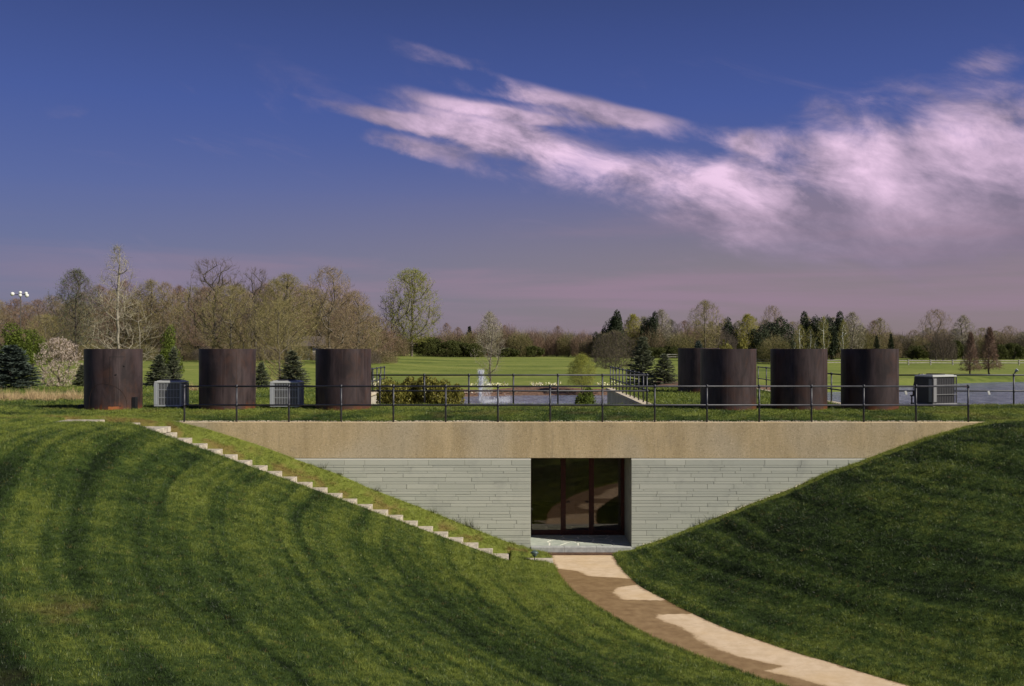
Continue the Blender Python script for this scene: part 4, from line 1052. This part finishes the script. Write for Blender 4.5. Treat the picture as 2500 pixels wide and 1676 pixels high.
V_['cypress'] = bare_tree(13, 9, 5, .10, shape='cone', fork=.96, nbig=150, nsmall=1500, mb='twig_pink', mt='bark_dark', trunk_r=.16, flat=-.05, tw=.032, ns=8, tl=.06)
V_['willow'] = bare_tree(16, 4.6, 4.8, .28, shape='dome', fork=.5, ns=8, tw=.010, mb='bud_green', mt='bark', leaf=9000, mleaf='bud_yellow', lsize=.05, droop=.08, trunk_r=.06, tl=.11)
V_['magnolia'] = bare_tree(17, 3.6, 4.0, .12, shape='round', fork=.25, tw=.008, mb='twig_brown', mt='bark_dark', leaf=6500, mleaf='blossom', lsize=.075, trunk_r=.06, nsmall=700, dens=.9)
V_['spruceA'] = spruce(21, 3.2, 2.2, 'needle'); V_['spruceB'] = spruce(22, 3.0, 2.4, 'needle', 22); V_['spruceBlue'] = spruce(23, 3.6, 3.4, 'needle_blue', 26, 1.2)
V_['pine'] = spruce(24, 14, 8.5, 'needle_dark', 26, 1.3); V_['pineB'] = bush(25, 12, 8, 'needle_dark', 9000, .38, 16, mt='bark_dark')
V_['pineC'] = bush(35, 15, 8, 'needle_dark', 15000, .40, 26, mt='bark_dark')
V_['hedge'] = bush(26, 4.5, 8.5, 'leaf_hedge', 9000, .26, 16); V_['green_bush'] = bush(27, 3.2, 2.6, 'leaf_bright', 11000, .10, 18, low=.25)
V_['shrub'] = bush(28, 2.1, 2.4, 'leaf_shrub', 17000, .085, 22); V_['shrub_bright'] = bush(29, 1.6, 1.8, 'leaf_bright', 9000, .08, 16)
V_['scrubP'] = twig_bush(30, 8, 9, 'twig_pink', 9000, leaf=900, mleaf='bud_olive', lsize=.18); V_['scrubB'] = twig_bush(31, 8, 10, 'twig_brown', 8000, leaf=3500, mleaf='leaf_hedge'); V_['scrubO'] = twig_bush(32, 7, 9, 'twig_olive', 7000, leaf=4500, mleaf='leaf_hedge', lsize=.22)
V_['scrubK'] = twig_bush(33, 7, 10, 'twig_dark', 8000)
rt = np.random.default_rng(99)
LM = [(-60, 'the left edge'), (50, 'the floodlight pole'), (143, 'the pink blossoming tree'), (200, 'the grey green budding tree'), (287, 'the pale sycamore'), (412, 'the first small cooling unit'), (555, 'the second steel cylinder'), (697, 'the second small cooling unit'), (838, 'the third steel cylinder'), (1005, 'the large budding field tree'), (1195, 'the young bank tree'), (1320, 'the middle of the far field'), (1420, 'the yellow willow'), (1503, 'the lone spreading field tree'), (1568, 'the tall dense spruce'), (1706, 'the rear steel cylinder'), (1778, 'the front overlapping cylinder'), (1862, 'the dark pine clump'), (1950, 'the middle right-hand cylinder'), (2030, 'the rightmost pointed pine'), (2123, 'the rightmost cylinder'), (2284, 'the large cooling unit'), (2370, 'the left cypress'), (2416, 'the right cypress'), (2474, 'the lake rail spotlight'), (2560, 'the right edge')]
USED = set()
def lab_at(desc, p):
    q, nm = min(LM, key=lambda e: abs(e[0]-p)); d = p-q
    opts = ['%s, in line with %s' % (desc, nm)] if abs(d) < 15 else []
    side = 'right' if d > 0 else 'left'
    opts += ['%s, just %s of %s' % (desc, side, nm), '%s, further %s of %s' % (desc, side, nm), '%s, well %s of %s' % (desc, side, nm)]
    for o in opts:
        if o not in USED: USED.add(o); return o
    return opts[0]
NAMES = {'spruceA': 'spruce_tree', 'spruceB': 'spruce_tree', 'spruceBlue': 'blue_spruce', 'pine': 'pine_tree', 'pineB': 'pine_tree', 'pineC': 'pine_tree', 'hedge': 'evergreen_bush', 'green_bush': 'leafy_shrub', 'shrub': 'variegated_shrub', 'shrub_bright': 'leafy_shrub', 'scrubP': 'bare_bush', 'scrubB': 'bare_bush', 'scrubO': 'bare_bush', 'scrubK': 'bare_bush', 'birch': 'birch_tree', 'cypress': 'cypress_tree', 'willow': 'willow_tree', 'magnolia': 'blossom_tree', 'syc': 'sycamore_tree', 'poplar': 'poplar_tree'}
def plant(kind, px_, Y, ytop, label, cat='tree', group=None, wpx=None, rz=None, zb=None):
    tm, cm, H, W = V_[kind]; X = atp(px_, Y)
    z = float(Hback(np.array([X]), np.array([Y]))[0]) if zb is None else zb
    if kind == 'pineC': wpx = wpx*.72
    zt = -(ytop-845)*Y/2500; sz = (zt-z)/H; sx = sz if wpx is None else wpx*Y/2500/W
    rz = rt.uniform(0, 6.28) if rz is None else rz
    t = thing(NAMES.get(kind, 'bare_tree'), (X, Y, z), label, cat, group, rz)
    for me in (tm, cm):
        o = obj(me.name.split('.')[0], me, t); o.scale = (sx, sx, sz)
    return t

# ---- left wood
plant('syc', 287, 118, 603, 'pale barked sycamore rising behind the leftmost steel cylinder', wpx=255)
plant('greentree', 185, 150, 663, 'grey green budding tree left of the pale sycamore', wpx=150)
plant('bareC', 522, 150, 632, 'tall dark bare tree above the second steel cylinder', wpx=150)
plant('bareC', 625, 155, 655, 'narrow dark bare tree between the two tallest of the left wood', wpx=90)
plant('bareF', 560, 145, 700, 'olive budding tree just right of the second steel cylinder top', wpx=190)
plant('bareB', 700, 138, 672, 'bare tree rising between the second and third cylinders', wpx=190)
plant('bareA', 805, 145, 655, 'wide bare tree above the third steel cylinder', wpx=180)
plant('bareD', 868, 150, 712, 'lower spreading bare tree right of the third cylinder', wpx=150)
plant('bareF', 683, 75, 738, 'nearer dark twiggy tree standing right behind a spruce', wpx=150)
plant('bareF', 110, 120, 770, 'low olive tree at the left between blossom tree and light pole', wpx=130)
lw_x = [-60, 0, 60, 120, 200, 350, 450, 520, 600, 700, 800, 900, 930]; lw_y = [715, 712, 735, 735, 700, 692, 690, 680, 690, 690, 690, 750, 790]
kinds = ['bareA', 'bareB', 'bareD', 'bareE', 'bareF', 'bareE']
for i, p in enumerate(np.arange(-70, 925, 34)):
    yt = np.interp(p, lw_x, lw_y)+rt.uniform(-8, 26)
    plant(kinds[i % 6], p+rt.uniform(-10, 10), 172+rt.uniform(-8, 12), yt, lab_at('bare tree at front of left wood', p), group='bare trees of the left wood, front row', wpx=125)
for i, p in enumerate(np.arange(-90, 940, 38)):
    yt = np.interp(p, lw_x, lw_y)+rt.uniform(8, 50)
    plant(kinds[(i+2) % 6], p, 215+rt.uniform(-8, 8), yt, lab_at('bare tree deep in left wood', p), group='bare trees of the left wood, back row', wpx=125)
for i, p in enumerate(np.arange(-80, 930, 42)):
    plant(['scrubB', 'scrubO', 'scrubK'][i % 3], p, 158+rt.uniform(-6, 10), 838+rt.uniform(-10, 12), lab_at('low bare bush at foot of left wood', p), 'bush', 'undergrowth of the left wood', wpx=85)
for i, p in enumerate(np.arange(-100, 960, 50)):
    plant(['scrubB', 'scrubE' if False else 'scrubP', 'scrubK'][i % 3], p, 235, 815+rt.uniform(-10, 12), lab_at('tall bush behind left wood', p), 'bush', 'thicket behind the left wood', wpx=100)
# ---- centre
plant('yellowtree', 1005, 240, 663, 'large rounded tree with yellow green buds at the field edge', wpx=150)
plant('bareC', 956, 245, 722, 'dark bare tree tangled left of the large budding tree', wpx=70)
for i, (p, yt, wp) in enumerate(((925, 822, 90), (985, 828, 85), (1045, 824, 90), (1100, 832, 85), (1150, 838, 80), (1240, 850, 70), (1305, 845, 60))):
    plant('hedge', p, 246, yt, lab_at('dark evergreen bush in far hedge', p), 'bush', 'evergreen hedge bushes by the field', wpx=wp)
for i, p in enumerate(np.arange(1060, 1460, 30)):
    yt = np.interp(p, [1060, 1150, 1250, 1350, 1430, 1460], [806, 795, 790, 796, 810, 812])+rt.uniform(-8, 9)
    plant(['scrubP', 'scrubB', 'scrubP', 'scrubO'][i % 4], p+rt.uniform(-6, 6), 252+rt.uniform(-3, 6), yt, lab_at('rusty bare bush beyond the field', p), 'bush', 'brown thicket beyond the field', wpx=62)
for p, yt in ((1090, 790), (1118, 800), (1232, 795), (1362, 797)): plant('bareE', p, 262, yt, lab_at('slender bare tree above centre thicket', p), group='slender trees in the centre thicket', wpx=45)
plant('pine', 1146, 258, 797, 'small dark pine top showing above the centre thicket', wpx=34)
plant('young', 1195, 97, 762, 'bare young tree on the lake bank by the fountain', wpx=92)
plant('poplar', 1196, 236, 764, 'slim olive tree standing behind the young bank tree', wpx=66)
plant('crab', 1503, 128, 812, 'spreading low bare tree standing alone on the far field', wpx=135)
plant('crab', 1480, 160, 818, 'second spreading bare tree just behind the lone field tree', wpx=90)
plant('pineC', 1500, 235, 762, 'tall dark pine above the lone spreading tree', wpx=96)
plant('pineC', 1585, 235, 765, 'tall dark pine left of the rear steel cylinder', wpx=77)
plant('pineB', 1455, 240, 812, 'low grey green pine left of the spreading field tree', wpx=44)
plant('yellow', 1545, 240, 770, 'ochre budding tree between the two tall dark pines', wpx=55)
plant('poplar', 1615, 238, 758, 'pale bare poplar right of the tall dark pine', wpx=62)
plant('willow', 1420, 93.5, 866, 'small yellow green weeping willow on the lake bank', wpx=84)
plant('bareB', 1722, 200, 736, 'tall budding tree above the overlapping cylinders', wpx=105)
plant('pineB', 1778, 240, 778, 'dark round evergreen right of the tall budding tree', wpx=55)
plant('yellow', 1825, 238, 770, 'bright yellow budding tree in the right treeline', wpx=62)
plant('pineB', 1862, 205, 796, 'black green pine at the left end of the dark pine clump', wpx=72)
plant('pineB', 1905, 210, 778, 'broad black green pine in the middle of the dark clump', wpx=95)
plant('pineC', 1985, 215, 765, 'pointed dark pine behind the birches', wpx=93)
plant('pineC', 2030, 215, 765, 'rightmost pointed dark pine behind the birches', wpx=99)
plant('bareA', 1885, 240, 748, 'grey bare tree rising over the dark pine clump', wpx=70)
plant('scrubO', 1890, 186, 812, 'rounded olive bush before the dark pines', 'bush', wpx=80)
plant('birch', 1953, 182, 795, 'white trunked birch, left one of the group over the second cylinder from right', wpx=36)
plant('birch', 1978, 184, 800, 'white trunked birch, middle one of the group', wpx=36)
plant('birch', 2011, 183, 775, 'white trunked birch, right one of the group', wpx=40)
plant('birch', 2059, 186, 785, 'lone white trunked birch over the rightmost cylinder', wpx=34)
plant('poplar', 2080, 215, 765, 'rounded bare tree over the rightmost steel cylinder', wpx=75)
plant('bareB', 2148, 215, 778, 'ochre budding tree right of the rightmost cylinder', wpx=62)
plant('pine', 2140, 205, 820, 'small dark spruce in front of the ochre budding tree', wpx=26)
plant('pine', 2175, 208, 815, 'small dark spruce left of the gap in the right treeline', wpx=24)
plant('bareA', 2285, 220, 757, 'broad fan shaped bare tree on the right', wpx=92)
plant('scrubK', 2302, 212, 800, 'dark tangled evergreen bush under the fan shaped tree', 'bush', wpx=62)
plant('poplar', 2352, 230, 772, 'pale thin bare tree right of the fan shaped tree', wpx=62)
plant('cypress', 2370, 134.5, 815, 'brown cone shaped cypress at the lake edge, left of two', wpx=54)
plant('cypress', 2416, 139, 803, 'brown cone shaped cypress at the lake edge, right of two', wpx=62)
for i, p in enumerate(np.arange(1450, 2560, 36)):
    yt = np.interp(p, [1450, 1550, 1700, 1900, 2100, 2200, 2350, 2560], [812, 792, 790, 790, 792, 812, 808, 808])+rt.uniform(-8, 12)
    plant(['scrubB', 'scrubP', 'scrubO', 'scrubK'][(i*3) % 4], p+rt.uniform(-8, 8), 238+rt.uniform(-8, 8), yt, lab_at('bare bush behind right field', p), 'bush', 'thicket behind the right field', wpx=70)
for i, p in enumerate(np.arange(1440, 2560, 33)):
    yt = np.interp(p, [1440, 1560, 1640, 1900, 2100, 2200, 2350, 2560], [812, 778, 778, 772, 782, 808, 802, 806])+rt.uniform(-8, 14)
    plant(['bareE', 'bareF', 'bareB', 'bareA', 'poplar', 'bareF', 'greentree'][i % 7], p, 256+rt.uniform(-4, 4), yt, lab_at('bare tree deep in right treeline', p), group='bare trees deep in the right treeline', wpx=62)
for p, yt in ((1640, 845), (1600, 848), (2335, 832), (2270, 838), (2440, 842), (2475, 838), (2240, 845), (1930, 850)):
    plant('hedge', p, 228, yt, lab_at('dark green bush under right treeline', p), 'bush', 'evergreen bushes under the right treeline', wpx=58)
# ---- nearer plants
plant('spruceA', 1568, 58, 826, 'tall dense spruce beside the court railing', wpx=98)
plant('spruceB', 1622, 57, 866, 'shorter spruce right of the tall dense spruce', wpx=78)
plant('shrub', 1795, 62, 836, 'pale green leafy shrub showing over the front overlapping cylinder', 'shrub', wpx=100)
plant('spruceBlue', 1705, 63, 836, 'blue spruce tip showing over the rear cylinder', wpx=60)
plant('spruceBlue', 28, 50, 846, 'big dark blue spruce at the left edge', wpx=150)
plant('magnolia', 143, 62, 828, 'pale pink blossoming tree left of the leftmost cylinder', 'tree', wpx=125)
plant('spruceA', 388, 52, 868, 'dark spruce behind the first small cooling unit', wpx=78)
plant('spruceB', 424, 54, 850, 'second dark spruce behind the first small cooling unit', wpx=62)
plant('spruceA', 200, 52, 892, 'small spruce peeking out left of the leftmost cylinder', wpx=50)
plant('spruceB', 638, 50, 886, 'small spruce right of the second cylinder', wpx=54)
plant('spruceA', 714, 52, 858, 'spruce behind the second small cooling unit', wpx=94)
plant('spruceB', 905, 56, 902, 'low spruce tip right of the third cylinder', wpx=40)
plant('green_bush', 417, 74, 798, 'bright green leafy shrub above the dark spruces', 'shrub', wpx=82)
plant('green_bush', 22, 75, 792, 'light green leafy shrub above the big blue spruce', 'shrub', wpx=130)
plant('green_bush', 72, 80, 808, 'darker green leafy shrub right of the light green one', 'shrub', wpx=90)
for p, yt, wp, lab in ((978, 924, 125, 'left'), (1045, 921, 135, 'middle'), (1104, 940, 85, 'right')):
    plant('shrub', p, 39.3, yt, 'variegated yellow green court shrub, %s one of three behind the rear railing' % lab, 'shrub', wpx=wp, zb=-3.6)
plant('shrub_bright', 1440, 40, 948, 'bright green shrub beside the shaded court wall', 'shrub', wpx=92, zb=-3.6)

# ---- distant mass
def far_wood():
    r = np.random.default_rng(5); n = 110000; X = r.uniform(-330, 330, n); Y = 300+r.uniform(0, 25, n); hm = (4.2+3.2*fbm(X*.05, X*0+2, 3)+6*ss(-20, -90, X)); z = Hback(X, Y)+r.uniform(0, 1, n)*hm
    p0 = np.stack([X, Y, z], -1); d = r.normal(0, .5, (n, 3))+np.array([0, 0, .8]); V, F = slivers(p0, p0+d*1.1, .10, r); o = mesh('distant_woods', V, F, M['twig_dark']); tag(o, kind='stuff')
far_wood()

# ------------------------------------------------------------------ beds, bank and flowers
def drape(name, xs, yfun, H, m, dz=.03, kind='structure'):
    V = []; F = []; n = 7
    for X in xs:
        y0, y1 = yfun(X)
        for k in range(n):
            Y = y0+(y1-y0)*k/(n-1); V.append((X, Y, float(H(np.array([X]), np.array([Y]))[0])+(dz if 0 < k < n-1 else -.05)))
    for i in range(len(xs)-1):
        for k in range(n-1): a = i*n+k; F.append((a, a+n, a+n+1, a+1))
    o = mesh(name, V, F, m, True); tag(o, kind=kind); return o
drape('bank_bed', np.arange(-12, 29, 1.0), lambda X: (lake_far(X)-.4, lake_far(X)+3.1+.7*math.sin(X*.6)), Hback, M['mulch'], .06)
drape('mulch_bed', np.arange(-30, -13.9, .5), lambda X: (38.6+.3*math.sin(X), 43.0+.6*math.sin(X*.7)), Hback, M['mulch'])
drape('mulch_bed', np.arange(-26, -14, .5), lambda X: (70+.9*(X+20), 74+.9*(X+20)), Hback, M['dry'])
drape('mulch_bed', np.arange(-19, -7.2, .5), lambda X: (50.2+.4*math.sin(X), 57+.6*math.sin(X*.9)), Hback, M['mulch'])
drape('mulch_bed', np.arange(5.4, 11.5, .4), lambda X: (52+.4*math.sin(X*2), 62), Hback, M['mulch'])
pebbles('bank_rocks', [(x, lake_far(x)+random.uniform(.2, 2.4), float(Hback(np.array([x]), np.array([lake_far(x)+1.2]))[0])+.08) for x in np.concatenate([rng.uniform(-9, 8, 110), rng.uniform(26, 31, 18)])], .15, M['rock'])
def flowers(name, pts, s, m='petal'):
    P = np.array(pts); r = np.random.default_rng(8); n = 5; C = np.repeat(P, n, 0)+r.normal(0, s*.7, (len(P)*n, 3)); C[:, 2] = np.abs(C[:, 2]-np.repeat(P[:, 2], n))+np.repeat(P[:, 2], n)+.05
    V, F = leaves(C, s, r); o = mesh(name, V, F, M[m]); tag(o, kind='stuff')
fp = []
for i in range(230):
    x = random.uniform(-9, 15.5); yy = lake_far(x)+3.2+random.uniform(-.5, 1.1)
    if vn(x*.8, 3.0) > .35: fp.append((x, yy, float(Hback(np.array([x]), np.array([yy]))[0])+.12))
for i in range(60): x = random.uniform(-8.8, -6.6); yy = random.uniform(47, 52); fp.append((x, yy, -2.0))
flowers('daffodils', fp, .17)
rb_ = rng.uniform(0, 1, (70, 2)); flowers('dandelion_specks', [(x, y_, float(Hfront(np.array([x]), np.array([y_]))[0])+.04) for x, y_ in zip(-13+26*rb_[:, 0], 9+20*rb_[:, 1]) if abs(x-float(np.interp(y_, PS[::-1, 1], PS[::-1, 0]))) > 1.3 and y_ < 28.5], .009)
# dry ornamental grass clumps
def dry_clump(seed):
    r = np.random.default_rng(seed); n = 420; p0 = np.stack([r.normal(0, .16, n), r.normal(0, .14, n), np.zeros(n)], -1); d = r.normal(0, .30, (n, 3))+np.array([0, 0, .8]); p1 = p0+d*r.uniform(.25, .62, (n, 1))
    V, F = slivers(p0, p1, .018, r); return mesh('blades', V, F, M['dry'], link=False)
DC = [dry_clump(i) for i in (1, 2, 3)]
for i, p in enumerate([-22, -4, 14, 27, 36, 60, 76, 88, 102, 118, 128, 160, 172, 186]+[600, 612, 470]):
    Y = (38.9 if i < 14 else 47)+rt.uniform(-.2, 1.9); X = atp(p+rt.uniform(-4, 4), Y)
    t = thing('dry_grass_clump', (X, Y, -2.13), lab_at('straw coloured dry grass clump', p), 'plant', 'dry grass clumps in the beds' if i < 14 else 'dry grass clumps behind the cylinders', rt.uniform(0, 6))
    obj('blades', DC[i % 3], t).scale = (.85, .85, .5+.3*rt.uniform())
# tufts of weed against the wall
wd_ = []
for i, (X, h) in enumerate(((-5.75, .16), (-5.2, .12), (-4.1, .15), (-2.35, .18), (-1.6, .2), (-1.3, .22), (-1.15, .16), (5.7, .16), (6.1, .14), (7.0, .12), (-1.2, .3))):
    z = float(Hfront(np.array([X]), np.array([30.9]), False)[0]); r = np.random.default_rng(i); n = 26; p0 = np.stack([r.normal(X, .09, n), np.full(n, 30.9), np.full(n, z)], -1); p1 = p0+(r.normal(0, .45, (n, 3))*np.array([1, .2, 1])+np.array([0, 0, .8]))*h; wd_.append(slivers(p0, p1, .012, r)[0])
Vw = np.concatenate(wd_); o = mesh('wall_weeds', Vw, np.arange(len(Vw)).reshape(-1, 3), M['leaf_hedge']); tag(o, kind='stuff')

# ------------------------------------------------------------------ fountain
fx, fy = atp(1175, 82), 82
def fountain():
    r = np.random.default_rng(4)
    n = 1500; t = r.uniform(0, 1, n)**.8; P0 = np.stack([fx-.12+r.normal(0, .045, n)*(1+t*2.2)+t*.10, fy+r.normal(0, .08, n), WATER+t*2.5], -1)
    A = slivers(P0, P0+np.stack([r.normal(0, .03, n), r.normal(0, .03, n), r.uniform(.1, .3, n)], -1), .032, r)[0]
    n = 2000; t = r.uniform(0, 1, n); sd = r.uniform(0, 1, n)**1.5; P0 = np.stack([fx+.05+sd*.85*(.35+.65*(1-np.abs(t-.75)))+r.normal(0, .07, n), fy+r.normal(0, .25, n), WATER+(2.35-sd*.9)*t], -1)
    B = slivers(P0, P0+np.stack([r.normal(.02, .03, n), r.normal(0, .04, n), -r.uniform(.05, .16, n)], -1), .008+.006*1, r)[0]
    n = 2200; a = r.uniform(0, 1, n)**.8; P0 = np.stack([fx+.2+a*2.1+r.normal(0, .10, n), fy-1+r.normal(0, .5, n), WATER+.02+np.abs(r.normal(0, .10, n))+.55*np.clip(a-.1, 0, 1)*r.uniform(0, 1, n)**2], -1)
    C = slivers(P0, P0+r.normal(0, .07, (n, 3)), .022, r)[0]
    t = thing('fountain', (fx, fy, WATER), 'white fountain jet spraying up from the lake', 'fountain')
    for nm, Vv in (('water_jet', A), ('spray', B), ('splash', C)):
        o = mesh(nm, Vv-np.array([fx, fy, WATER]), np.arange(len(Vv)).reshape(-1, 3), M['spray'], False, t)
fountain()

# ------------------------------------------------------------------ split rail fence beyond the right field
fn = thing('split_rail_fence', (atp(1840, 186), 186, -2.6), 'weathered pale split rail fence along the far edge of the right field', 'fence')
posts = np.arange(1840, 2570, 27.0*2); pm = MB().box(-.09, .09, -.09, .09, -.3, .98, .02).me('post', M['wood'])
XS = [atp(p, 186) for p in posts]; zf = [float(Hback(np.array([x]), np.array([186.]))[0]) for x in XS]
bz = -2.6
for X, z in zip(XS, zf): obj('post', pm, fn, (X-XS[0], 0, z-bz))
for a in range(len(XS)-1):
    for h in (.38, .80):
        s = rt.uniform(-.04, .04)
        MB().tube((XS[a]-XS[0], -.05, zf[a]-bz+h+s), (XS[a+1]-XS[0], .05, zf[a+1]-bz+h-s), .075, .065, 6).build('rail', M['wood'], fn)
fn2 = thing('split_rail_fence', (atp(1630, 200), 200, -2.55), 'short piece of pale rail fence seen left of the rear cylinder', 'fence')
for k in range(3): obj('post', pm, fn2, (k*2.2, 0, -.05))
for h in (.4, .85): MB().tube((0, 0, h), (4.4, 0, h), .07, k=6).build('rail', M['wood'], fn2)

# ------------------------------------------------------------------ floodlight pole and small house in the wood
lp = thing('floodlight_pole', (atp(50, 150), 150, -2.25), 'tall floodlight pole with four white lamps above the left wood', 'light pole')
MB().tube((0, 0, -.3), (0, 0, 9.85), .13, .08, 8).build('pole', M['bark_dark'], lp, True)
MB().tube((-1.15, 0, 9.75), (1.0, 0, 9.75), .05, k=6).build('crossarm', M['bark_dark'], lp)
lm = MB(); lm.lathe([(0, .22), (.16, .2), (.26, .05), (.28, -.06), (.10, -.12)], 14); lme = lm.me('lamp', M['white'], True)
for x_, z_, s in ((-1.15, 9.85, 1), (0, 10.05, .8), (0.0, 9.65, .8), (.85, 9.95, .8), (.98, 9.62, .95)):
    o = obj('lamp', lme, lp, (x_, -.1, z_)); o.rotation_euler = (R(70), 0, 0); o.scale = (s*1.1, s*1.1, s*1.1)
hs = thing('small_house', (atp(745, 168), 168, -2.3), 'small white walled house glimpsed through the trees of the left wood', 'house')
MB().box(-2.6, 2.6, -1.5, 3, 0, 2.3).build('wall', M['white'], hs)
m = MB(); m.add([(-3, -1.9, 2.25), (3, -1.9, 2.25), (3, 3.4, 2.25), (-3, 3.4, 2.25), (-3, .75, 3.9), (3, .75, 3.9)], [(0, 1, 5, 4), (2, 3, 4, 5), (0, 4, 3), (1, 2, 5), (0, 3, 2, 1)]); m.build('roof', M['roof_dark'], hs)
MB().box(-1.6, -.4, -1.55, -1.45, .8, 1.8, .01).build('window', M['dark'], hs); MB().box(1.2, 1.5, -1.56, -1.46, 0, 2.2, .01).build('door_post', M['bud_yellow'], hs)

# ------------------------------------------------------------------ render settings
sc.render.engine = 'CYCLES'
sc.cycles.max_bounces = 6; sc.cycles.transparent_max_bounces = 8
